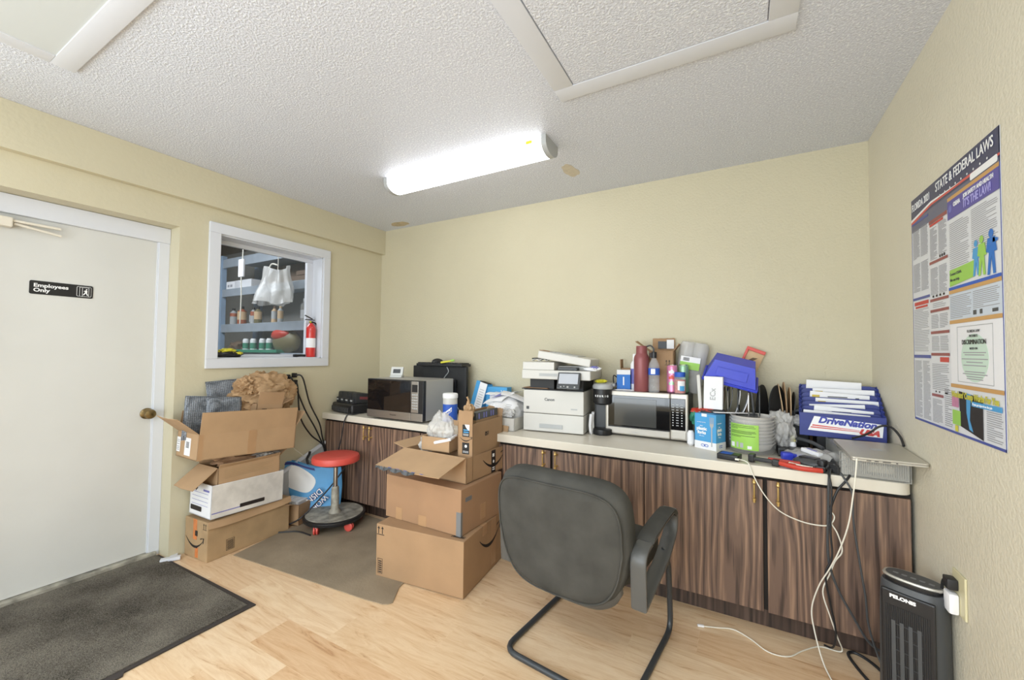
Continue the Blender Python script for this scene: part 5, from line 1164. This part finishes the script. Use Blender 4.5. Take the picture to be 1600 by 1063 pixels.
MB().prism(rrect(-.118, -.175, .118, .165, .012), .007, (0, 0, .0078), (1, 0, 0), (0, 1, 0), bev=.0015).build('laptop_lid', X['alu'], t)
apple = [(.0, .020), (.010, .023), (.018, .017), (.020, .006), (.017, .0), (.020, -.008), (.012, -.020), (.004, -.018), (-.004, -.018), (-.012, -.020), (-.020, -.006), (-.020, .010), (-.012, .022)]
decal(t, 'emblem', [apple, [(.0, .024), (.008, .034), (.009, .027)]], X['lgry'], (0, .0, .0149), (0, -1, 0), (1, 0, 0), .0003)
decal(t, 'ports', [rrect(-.05, .003, -.035, .006, .001), rrect(-.025, .003, -.012, .006, .001), rrect(.0, .003, .025, .006, .001), rrect(.04, .002, .046, .006, .001)], X['ink'], (-.02, -.1752, 0), th=.0003)
t = thing('expanding_file', 'navy expanding file with a white banner sticker, on the acrylic drawers', 'file', (3.588, -.20, Z+.112), (0, 0, R(-6)))
t0 = t
fwd = .342
def side(x): return [(-.115, .0), (.13, .0), (.13, .25), (.10, .262), (-.05, .17), (-.115, .115)]
for k in range(7):
    y0_ = -.075+k*.032; hh = .135+k*.021
    MB().prism(rrect(-fwd/2+.006, 0, fwd/2-.006, hh-.01, .03), .004, (0, y0_, .002), (1, 0, 0), (0, 0, 1)).build('divider', X['navy'], t)
MB().span((-fwd/2, -.118, 0), (fwd/2, -.112, .118), bev=.002).span((-fwd/2, -.115, 0), (fwd/2, .13, .005)).span((-fwd/2, .126, 0), (fwd/2, .13, .25)).build('file_shell', X['navy'], t)
for sx in (-1, 1):
    pl = MB()
    def fn(u, v):
        top = .118+.135*u; zig = .010*math.sin(u*PI*14)
        return Vector((sx*(fwd/2-.006+zig*.6*v), -.114+.244*u, top*v))
    pl.sheet(fn, 56, 3, .002).build('gusset', X['navy'], t)
for k, (x, y, z, w2, h2, a) in enumerate(((-.02, .105, .12, .24, .155, 2), (.02, .070, .10, .26, .135, 0), (.0, .040, .09, .25, .125, 3), (.03, .012, .07, .26, .115, 1), (-.01, -.020, .05, .23, .11, -3), (.01, -.05, .04, .24, .105, 4), (-.02, -.085, .03, .27, .095, 2))):
    t2 = thing('paperwork', ['rearmost white packet in the navy file', 'second white packet from the back of the navy file', 'third white packet from the back of the navy file', 'white packet in the middle of the navy file', 'white packet third from the front of the navy file', 'white packet second from the front of the navy file', 'frontmost white sheet in the navy file, just behind the banner'][k], 'paper', (3.588, -.20, Z+.112), (0, 0, R(-6)), group='white packets in the navy file')
    b_ = MB().box((x, y, z+h2/2), (w2, .010, h2), rot=(R(-8), R(a), 0), bev=.003)
    b_.build('packet', X['paper'], t2)
    if k in (1, 2, 3, 4): decal(t2, 'yellow_print', [rect(x-w2/2+.012, z+h2-.035, x-w2/2+.045, z+h2-.012)], mat('mustard_print', (206, 182, 78), .6) if k == 1 else bpy.data.materials['mustard_print'], (0, y-.0062-.139*(z+h2/2)/.99, 0), (1, 0, 0), (0, .139, .99), .001)
    if k in (2, 3, 4, 5): decal(t2, 'printed_mark', [rect(x-w2*.18, z+h2-.022, x+w2*.15, z+h2-.017), rect(x+.07, z+h2-.025, x+.085, z+h2-.020)], X['dgry'], (0, y-.0062-.139*(z+h2/2)/.99, 0), (1, 0, 0), (0, .139, .99), .001)
MB_b = decal(t, 'banner_sticker', [[(-.135, .030), (.155, .022), (.160, .085), (-.108, .103)]], X['wht'], (0, -.1185, .0))
text(t, 'lettering', 'DriveNation', .044, X['bltxt'], (.020, -.1194, .080), (1, 0, -.045), (0, 0, 1), bold=.0020, shear=.3, sx=1.0)
text(t, 'lettering', 'USA', .034, X['redm'], (.105, -.1194, .040), (1, 0, -.045), (0, 0, 1), bold=.0025, shear=.35, sx=1.2)
decal(t, 'red_stripes', [[(-.125, .043), (.07, .040), (.072, .043), (-.122, .049)], [(-.118, .053), (.07, .047), (.072, .049), (-.115, .060)]], X['red'], (0, -.1192, 0))
t = thing('document_box', 'black document box under the back of the navy file', 'box', (3.62, -.125, Z)); MB().span((-.13, -.09, 0), (.13, .10, .110), bev=.003).build('box_body', X['blk'], t)
t = thing('orange_ball', 'small orange foam ball behind the navy file', 'ball', (3.475, -.035, Z+.24)); MB().lathe([(0, -.03), (.02, -.022), (.03, 0), (.02, .022), (0, .03)], seg=20).build('ball', mat('amber_foam', (222, 170, 96), .7), t, smooth=True)
t = thing('cardboard_box', 'small carton under the orange ball behind the navy file', 'box', (3.475, -.035, Z)); MB().span((-.03, -.03, 0), (.02, .03, .212), bev=.003).build('carton_body', X['card'], t)
t = thing('power_cable', 'black cord arching over the right end of the laptop', 'cord'); MB().tube([(3.60, -.42, Z+.135), (3.66, -.39, Z+.155), (3.71, -.38, Z+.195), (3.74, -.42, Z+.20), (3.755, -.48, Z+.17), (3.757, -.52, Z+.135)], .005).build('cable', X['cable'], t, smooth=True)
t = thing('power_adapter', 'flat black power adapter at the left of the acrylic drawers', 'adapter', (3.495, -.555, Z), (0, 0, R(-52)))
MB().box((0, 0, .02), (.145, .075, .035), bev=.004).build('case', X['blkm'], t)
t = thing('white_charger', 'white charger plug lying above the black adapter', 'charger', (3.435, -.475, Z+.05), (0, R(4), R(-52)))
MB().box((0, 0, .01), (.10, .028, .020), bev=.006).build('plug_body', X['paper'], t); MB().box((.0, 0, .0215), (.05, .008, .002)).build('slot', X['lav'], t)

# ------------------------------------------------------------------ cords over the cabinet front
def cord(name, label, pts, r, m, extra=None):
    t = thing(name, label, 'cord'); MB().tube(pts, r).build('cable', m, t, smooth=True); return t
cord('charging_cable', 'white cable draped from the power bank across the right cabinet doors', [(3.125, -.600, Z+.012), (3.165, -.635, Z+.008), (3.185, -.650, .745), (3.23, -.655, .66), (3.29, -.655, .595), (3.37, -.655, .565), (3.44, -.658, .562), (3.475, -.66, .575), (3.49, -.66, .61), (3.475, -.66, .635)], .0026, X['wcable'])
cord('charging_cable', 'long white cable falling from the laptop straight to the floor', [(3.545, -.787, Z+.112), (3.540, -.790, Z+.05), (3.532, -.78, .74), (3.52, -.76, .62), (3.495, -.73, .50), (3.465, -.70, .40), (3.43, -.68, .31), (3.405, -.665, .20), (3.41, -.68, .12), (3.43, -.74, .03), (3.45, -.82, .006), (3.47, -.90, .004), (3.50, -1.0, .004)], .0028, X['wcable'])
c_ = cord('charging_cable', 'white cable winding down to the floor and ending in a plug', [(3.47, -.652, .70), (3.472, -.656, .60), (3.50, -.66, .54), (3.515, -.66, .47), (3.49, -.66, .42), (3.47, -.662, .36), (3.445, -.664, .28), (3.47, -.66, .18), (3.50, -.63, .08), (3.52, -.60, .02), (3.505, -.60, .006), (3.44, -.60, .004), (3.37, -.67, .004), (3.31, -.745, .004), (3.235, -.755, .004), (3.17, -.70, .004), (3.10, -.665, .004), (3.03, -.69, .004), (2.975, -.712, .005)], .0028, X['wcable'])
MB().box((2.962, -.716, .006), (.03, .012, .009), rot=(0, 0, R(16)), bev=.003).build('plug', X['paper'], c_)
cord('power_cable', 'thick dark grey cord tied in the bundle hanging from the adapter', [(3.49, -.60, Z+.02), (3.478, -.640, Z+.004), (3.472, -.655, .73), (3.468, -.66, .60), (3.465, -.66, .50), (3.47, -.662, .40), (3.50, -.662, .30), (3.55, -.66, .20), (3.60, -.65, .11), (3.66, -.64, .07), (3.70, -.62, .05)], .0050, X['gcable'])
cord('power_cable', 'thin black cord inside the hanging bundle', [(3.485, -.59, Z+.03), (3.474, -.642, Z+.008), (3.481, -.664, .72), (3.474, -.67, .56), (3.478, -.67, .44), (3.455, -.668, .36), (3.47, -.66, .24), (3.49, -.65, .12), (3.485, -.62, .03), (3.46, -.58, .006)], .004, X['cable'])
cord('power_cable', 'black cord crossing behind the bundle and falling on the right', [(3.47, -.66, .62), (3.50, -.658, .72), (3.535, -.645, .770), (3.55, -.62, Z+.012), (3.52, -.58, Z+.05)], .005, X['cable'])
cord('power_cable', 'dark grey cord falling from the adapter to the floor beside the heater', [(3.50, -.60, Z+.04), (3.53, -.645, Z-.01), (3.552, -.66, .72), (3.555, -.66, .60), (3.575, -.66, .42), (3.59, -.66, .30), (3.60, -.655, .18), (3.63, -.66, .06), (3.655, -.70, .01), (3.665, -.77, .008)], .0042, X['gcable'])
cord('power_cable', 'black cord curling in a loop on the floor beside the heater', [(3.67, -.73, .008), (3.62, -.62, .007), (3.57, -.575, .007), (3.54, -.60, .007), (3.555, -.68, .007), (3.59, -.78, .007), (3.62, -.86, .007)], .006, X['cable'])
t = thing('round_plug', 'grey round plug on the floor between the cabinet and the heater', 'plug', (3.70, -.635, .001)); MB().lathe([(.02, 0), (.024, .01), (.024, .07), (.016, .085), (0, .086)], seg=18).build('plug_body', X['dgry'], t, smooth=35)

# ------------------------------------------------------------------ tower heater
t = thing('tower_heater', 'dark grey tower heater with a silver ringed top by the right wall', 'heater', (3.676, -.905, 0), (0, 0, R(-30)))
t.scale = (1.09, 1.05, 1.0)
def oval(w_, d_, n=40, e=.72): return [(math.copysign(abs(math.cos(2*PI*k/n))**e, math.cos(2*PI*k/n))*w_/2, math.copysign(abs(math.sin(2*PI*k/n))**e, math.sin(2*PI*k/n))*d_/2) for k in range(n)]
def ovl(levels, e=.72):
    b = bmesh.new(); rr_ = []
    for w_, d_, z in levels: rr_.append([b.verts.new((x, y, z)) for x, y in oval(w_, d_, 40, e)])
    for p, q in zip(rr_, rr_[1:]):
        for k in range(40): b.faces.new((p[k], p[(k+1) % 40], q[(k+1) % 40], q[k]))
    b.faces.new(rr_[-1]); b.faces.new(list(reversed(rr_[0]))); return b
mb = MB(); mb.merge(ovl([(.172, .135, .03), (.172, .135, .06), (.166, .128, .40), (.160, .122, .485), (.152, .114, .492)])); mb.build('housing', X['dgry'], t, smooth=35)
mb = MB(); mb.merge(ovl([(.20, .165, 0), (.20, .165, .02), (.176, .14, .032)])); mb.build('base', X['blk'], t, smooth=35)
mb = MB(); mb.merge(ovl([(.140, .102, .490), (.142, .104, .505)])); mb.build('neck', X['blk'], t, smooth=35)
mb = MB(); mb.merge(ovl([(.150, .092, .503), (.154, .096, .508), (.150, .092, .513)], .8)); mb.build('top_ring', X['alu'], t, smooth=35)
mb = MB(); mb.merge(ovl([(.138, .080, .512), (.138, .080, .5145)], .8)); tp = mb.build('control_top', X['dgry'], t, smooth=35)
decal(tp, 'button_print', [rrect(-.05+k*.022, -.012, -.036+k*.022, .0, .003) for k in range(5)], X['gry'], (0, 0, .5146), (1, 0, 0), (0, 1, 0), .0003)
MB().span((-.066, -.0675, .05), (.066, -.055, .472), bev=.006).build('front_panel', X['blk'], t)
gr = MB()
for k in range(22): gr.box((-.0525+k*.005, -.069, .235), (.0014, .002, .37))
gr.build('grille', X['blkm'], t)
pp_ = MB()
for k in range(4): pp_.box((-.033+k*.021, -.0702, .22), (.010, .0015, .30))
for k in range(7): pp_.box((0, -.0704, .09+k*.045), (.075, .0012, .002))
pp_.build('heating_element', X['dgry'], t)
text(t, 'lettering', 'PELONIS', .016, X['wht'], (-.010, -.0678, .452), (1, 0, 0), bold=.0009, sx=1.05)
t = thing('wall_outlet', 'ivory outlet plate low on the right wall behind the heater', 'outlet', (W-.0005, -1.00, .53))
MB().span((-.006, -.045, -.068), (0, .045, .068), bev=.002).build('cover_plate', X['ivory'], t)
t = thing('plug_adapter', 'white plug adapter in the outlet beside the heater', 'plug', (W-.0065, -.985, .505)); MB().span((-.026, -.024, -.045), (0, .024, .022), bev=.008).build('adapter_body', X['paper'], t, smooth=40)
t = thing('power_cable', 'black plug in the upper socket of the low right outlet', 'cord', (W-.0065, -.985, .553)); MB().span((-.028, -.02, -.016), (0, .022, .02), bev=.006).tube([(-.024, .02, 0), (-.022, .04, -.03), (-.018, .05, -.10), (-.018, .055, -.25)], .0045).build('cable', X['cable'], t, smooth=40)

# ------------------------------------------------------------------ poster on the right wall
t = thing('labor_law_poster', 'tall state and federal labour law poster on the right wall', 'poster', (W-.0012, -.640, 1.957), (R(.4), 0, 0))
PW, PH = .665, .900
RG, UP = (0, -1, 0), (0, 0, 1)
# sheet in local coordinates: x to the right of the reader 0..PW, y down -> negative
def pd_(name, polys, m, lay=1, th=.0003): return decal(t, name, polys, X[m], (-.0010-.0004*lay, 0, 0), RG, UP, th)
X['psheet'] = mat('poster_sheet', (226, 228, 232), .35)
X['pblue'] = mat('poster_pale_blue', (206, 216, 228), .4)
X['phead'] = mat('poster_header_navy', (50, 54, 92), .35); X['pmid'] = mat('poster_slate', (96, 98, 124), .35); X['porange'] = mat('poster_orange', (206, 158, 92), .4); X['pmar'] = mat('poster_maroon', (150, 74, 72), .4); X['pviolet'] = mat('poster_violet', (86, 78, 160), .4); X['pgreen'] = mat('poster_seal_green', (206, 228, 212), .5); X['pband'] = mat('poster_blue_band', (72, 84, 158), .4)
MB().sheet(lambda u, v: Vector((-.001-.0012*math.sin(PI*v)*(1+math.sin(u*7)), -PW*u, -PH*v)), 2, 2).build('spacer', X['psheet'], t)
MB().prism(rect(0, -PH, PW, 0), .0009, (-.0, 0, 0), RG, UP).build('paper_sheet', X['psheet'], t)
pd_('border', [rect(0, -PH, .003, 0), rect(PW-.004, -PH, PW, 0), rect(0, -PH, PW, -PH+.008)], 'pband')
pd_('header_band', [rect(0, -.088, PW, 0)], 'phead', 1)
pd_('header_lower_band', [rect(.003, -.135, .36, -.088), rect(.36, -.100, PW, -.088)], 'pmid', 1)
pd_('header_stripe', [[(0, -.090), (.20, -.068), (PW, -.076), (PW, -.083), (.20, -.078), (0, -.104)]], 'red', 2)
pd_('header_stripe', [[(0, -.082), (.20, -.062), (.45, -.074), (.20, -.070), (0, -.092)]], 'wht', 3)
pd_('header_stars', [[(.28+k*.04+.004*math.cos(R(a)), -.066+.004*math.sin(R(a))) for a in range(0, 360, 72)] for k in range(9)], 'wht', 3)
pd_('name_box', [rrect(.50, -.096, .655, -.075, .006)], 'wht', 4)
text(t, 'lettering', 'FLORIDA 2021', .040, X['wht'], (-.0028, -.012, -.038), RG, UP, align='LEFT', sx=.72, bold=.0005)
text(t, 'lettering', 'STATE & FEDERAL LAWS', .046, X['wht'], (-.0028, -.245, -.030), RG, UP, align='LEFT', sx=.78, bold=.0005)
cols = (0.006, .175, .335, .66)
# column 1
pd_('panel_bar', [rect(.006, -.108, .172, -.100), rect(.006, -.418, .172, -.408), rect(.006, -.650, .172, -.638)], 'pband', 3)
pd_('text_lines', lines(.014, -.25, .085, -.13, 26, .4, 1)+lines(.095, -.25, .165, -.13, 26, .4, 2)+lines(.014, -.385, .085, -.27, 24, .4, 3)+lines(.095, -.385, .165, -.27, 24, .4, 4)+lines(.014, -.625, .165, -.455, 26, .3, 5)+lines(.014, -.885, .085, -.66, 44, .4, 6)+lines(.095, -.885, .165, -.66, 44, .4, 7), 'grytxt', 2)
pd_('red_heading', [rect(.02, -.440, .16, -.426), rect(.03, -.452, .15, -.444)], 'redtxt', 2)
# column 2
pd_('panel_bar', [rect(.178, -.148, .332, -.135), rect(.178, -.300, .332, -.290), rect(.178, -.440, .332, -.430), rect(.178, -.480, .332, -.470), rect(.178, -.560, .332, -.550), rect(.178, -.640, .332, -.630), rect(.178, -.790, .275, -.780)], 'pmar', 3)
pd_('red_heading', [rect(.185, -.158, .30, -.150), rect(.255, -.662, .325, -.645)], 'redtxt', 3)
pd_('text_lines', lines(.184, -.285, .250, -.165, 26, .4, 8)+lines(.258, -.275, .326, -.160, 24, .4, 9)+lines(.184, -.415, .250, -.315, 20, .4, 10)+lines(.258, -.415, .326, -.315, 20, .4, 11)+lines(.20, -.465, .31, -.445, 3, .3, 12)+lines(.184, -.54, .25, -.488, 9, .4, 13)+lines(.258, -.54, .326, -.488, 9, .4, 14)+lines(.184, -.622, .25, -.568, 9, .4, 15)+lines(.258, -.622, .326, -.568, 9, .4, 16)+lines(.184, -.765, .326, -.668, 15, .35, 17)+lines(.182, -.885, .268, -.798, 17, .4, 18), 'grytxt', 2)
pd_('small_marks', [rect(.265+k*.018, -.287, .275+k*.018, -.277) for k in range(3)]+[rect(.20+k*.03, -.425, .212+k*.03, -.417) for k in range(4)]+[rect(.21, -.774, .218, -.768), rect(.24, -.774, .248, -.768), rect(.29, -.774, .31, -.768)], 'ink', 3)
# column 3
pd_('panel_bar', [rect(.338, -.112, .66, -.100), rect(.338, -.430, .66, -.418), rect(.338, -.532, .66, -.520), rect(.275, -.802, .66, -.790) if False else rect(.338, -.745, .66, -.733)], 'porange', 3)
pd_('violet_header', [rect(.338, -.175, .66, -.112)], 'pviolet', 3)
text(t, 'lettering', 'OSHA', .020, X['wht'], (-.0030, -.385, -.134), RG, UP, align='LEFT', sx=.9, bold=.0006)
pd_('round_emblem', [[(.360+.011*math.cos(R(a)), -.140+.013*math.sin(R(a))) for a in range(0, 360, 20)]], 'lav', 4)
text(t, 'lettering', 'JOB SAFETY AND HEALTH', .018, X['wht'], (-.0030, -.455, -.128), RG, UP, align='LEFT', sx=.85, bold=.0004)
text(t, 'lettering', "IT'S THE LAW!", .036, X['lavl'], (-.0030, -.455, -.154), RG, UP, align='LEFT', sx=.72, bold=.0008)
pd_('text_lines', lines(.348, -.352, .485, -.190, 24, .28, 19)+lines(.498, -.320, .65, -.185, 22, .28, 20)+lines(.345, -.515, .49, -.438, 13, .4, 21)+lines(.50, -.495, .65, -.438, 10, .4, 22)+lines(.565, -.885, .65, -.785, 16, .4, 27)+lines(.285, -.885, .345, -.755, 18, .4, 28), 'grytxt', 2)
pd_('lime_banner', [[(.345, -.405), (.51, -.395), (.51, -.345), (.345, -.350)]], 'green', 3)
text(t, 'lettering', 'Contact OSHA.', .013, X['dgry'], (-.0030, -.350, -.365), RG, UP, align='LEFT'); text(t, 'lettering', 'We can help.', .013, X['dgry'], (-.0030, -.350, -.385), RG, UP, align='LEFT')
def person_(x, s_, arm=0):
    q = [[(x+.012*s_*math.cos(R(a)), -.290+.012*s_*math.sin(R(a))-(1-s_)*.05) for a in range(0, 360, 30)]]
    y = -.302-(1-s_)*.05
    q.append([(x-.018*s_, y), (x+.018*s_, y), (x+.028*s_, y-.04*s_), (x+.014*s_, y-.04*s_), (x+.02*s_, y-.100*s_), (x+.008*s_, y-.100*s_), (x, y-.05*s_), (x-.010*s_, y-.100*s_), (x-.022*s_, y-.100*s_), (x-.012*s_, y-.04*s_), (x-.026*s_, y-.035*s_)])
    if arm: q.append([(x+.01, y-.002), (x+.035, y-.008), (x+.034, y-.016), (x+.008, y-.016)])
    return q
pd_('worker_silhouette', person_(.525, .85), 'sky', 4); pd_('worker_silhouette', person_(.560, .95), 'green', 5); pd_('worker_silhouette', person_(.612, 1.05, 1), 'cblue', 4)
pd_('blue_footer', [rect(.338, -.418, .66, -.408)], 'lblue', 4)
pd_('pale_panel', [rect(.34, -.518, .66, -.432)], 'pblue', 1)
pd_('small_marks', [rect(.50, -.512, .52, -.498), rect(.54, -.512, .555, -.498), rect(.61, -.512, .64, -.502)], 'dgry', 3)
pd_('cream_panel', [rect(.34, -.732, .66, -.533)], 'paper', 1)
pd_('green_seal', [[(.50+.085*math.cos(R(a)), -.645+.075*math.sin(R(a))) for a in range(0, 360, 10)]], 'pgreen', 2)
pd_('frame_line', [rect(.39, -.546, .61, -.544), rect(.39, -.724, .61, -.722), rect(.39, -.724, .392, -.544), rect(.608, -.724, .61, -.544)], 'lgry', 3)
text(t, 'lettering', 'FLORIDA LAW', .012, X['dgry'], (-.0030, -.50, -.562), RG, UP); text(t, 'lettering', 'PROHIBITS', .011, X['dgry'], (-.0030, -.50, -.577), RG, UP)
text(t, 'lettering', 'DISCRIMINATION', .021, X['ink'], (-.0030, -.50, -.596), RG, UP, sx=.9)
text(t, 'lettering', 'BASED ON', .010, X['dgry'], (-.0030, -.50, -.616), RG, UP)
pd_('text_lines', [rect(.5-a, y, .5+a, y+.003) for a, y in ((.07, -.630), (.06, -.637), (.08, -.650), (.05, -.660), (.07, -.670), (.06, -.690), (.075, -.697), (.05, -.705), (.05, -.712))], 'grytxt', 3)
pd_('dark_picture', [[(.395, -.755), (.545, -.765), (.545, -.890), (.40, -.868)]], 'ink', 3)
pd_('picture_highlight', [[(.445, -.758), (.475, -.760), (.465, -.84), (.485, -.875), (.462, -.87), (.445, -.82)]], 'sky', 4)
pd_('pink_note', [rect(.345, -.810, .392, -.775)], 'pink', 5); pd_('lime_note', [rect(.348, -.868, .405, -.820)], 'green', 5); pd_('yellow_note', [rect(.365, -.890, .385, -.870)], 'yel', 5)
text(t, 'lettering', "Workers' Comp Works For You", .027, mat('mustard_letters', (196, 190, 66), .5), (-.0034, -.345, -.768), RG, UP, align='LEFT', sx=.80, bold=.0012)
pd_('teal_banner', [rect(.48, -.795, .65, -.780)], 'sky', 5)
text(t, 'lettering', 'If you get injured on the job', .010, X['wht'], (-.0034, -.487, -.788), RG, UP, align='LEFT', sx=1.0)
bpy.data.objects.remove([c for c in t.children if c.name.startswith('spacer')][0])

# cords that belong to a device hang under it
def attach(label, owner):
    o = [q for q in C.objects if q.get('label', '') == label][0]; p = [q for q in C.objects if q.get('label', '').startswith(owner) and q.get('category')][0]
    mw = Matrix.Translation(p.location) @ p.rotation_euler.to_matrix().to_4x4() @ Matrix.Diagonal(tuple(p.scale)+(1,))
    for c in [c for c in o.children]:
        c.parent = p; c.matrix_parent_inverse = mw.inverted()
    bpy.data.objects.remove(o)
attach('black charger cord draped over the left cabinet doors', 'black four bay battery charger')
attach('dark grey cord falling from the adapter to the floor beside the heater', 'flat black power adapter')
attach('black cord crossing behind the bundle and falling on the right', 'flat black power adapter')
attach('thick dark grey cord tied in the bundle hanging from the adapter', 'flat black power adapter')
attach('thin black cord inside the hanging bundle', 'flat black power adapter')
attach('black cord curling in a loop on the floor beside the heater', 'dark grey tower heater')
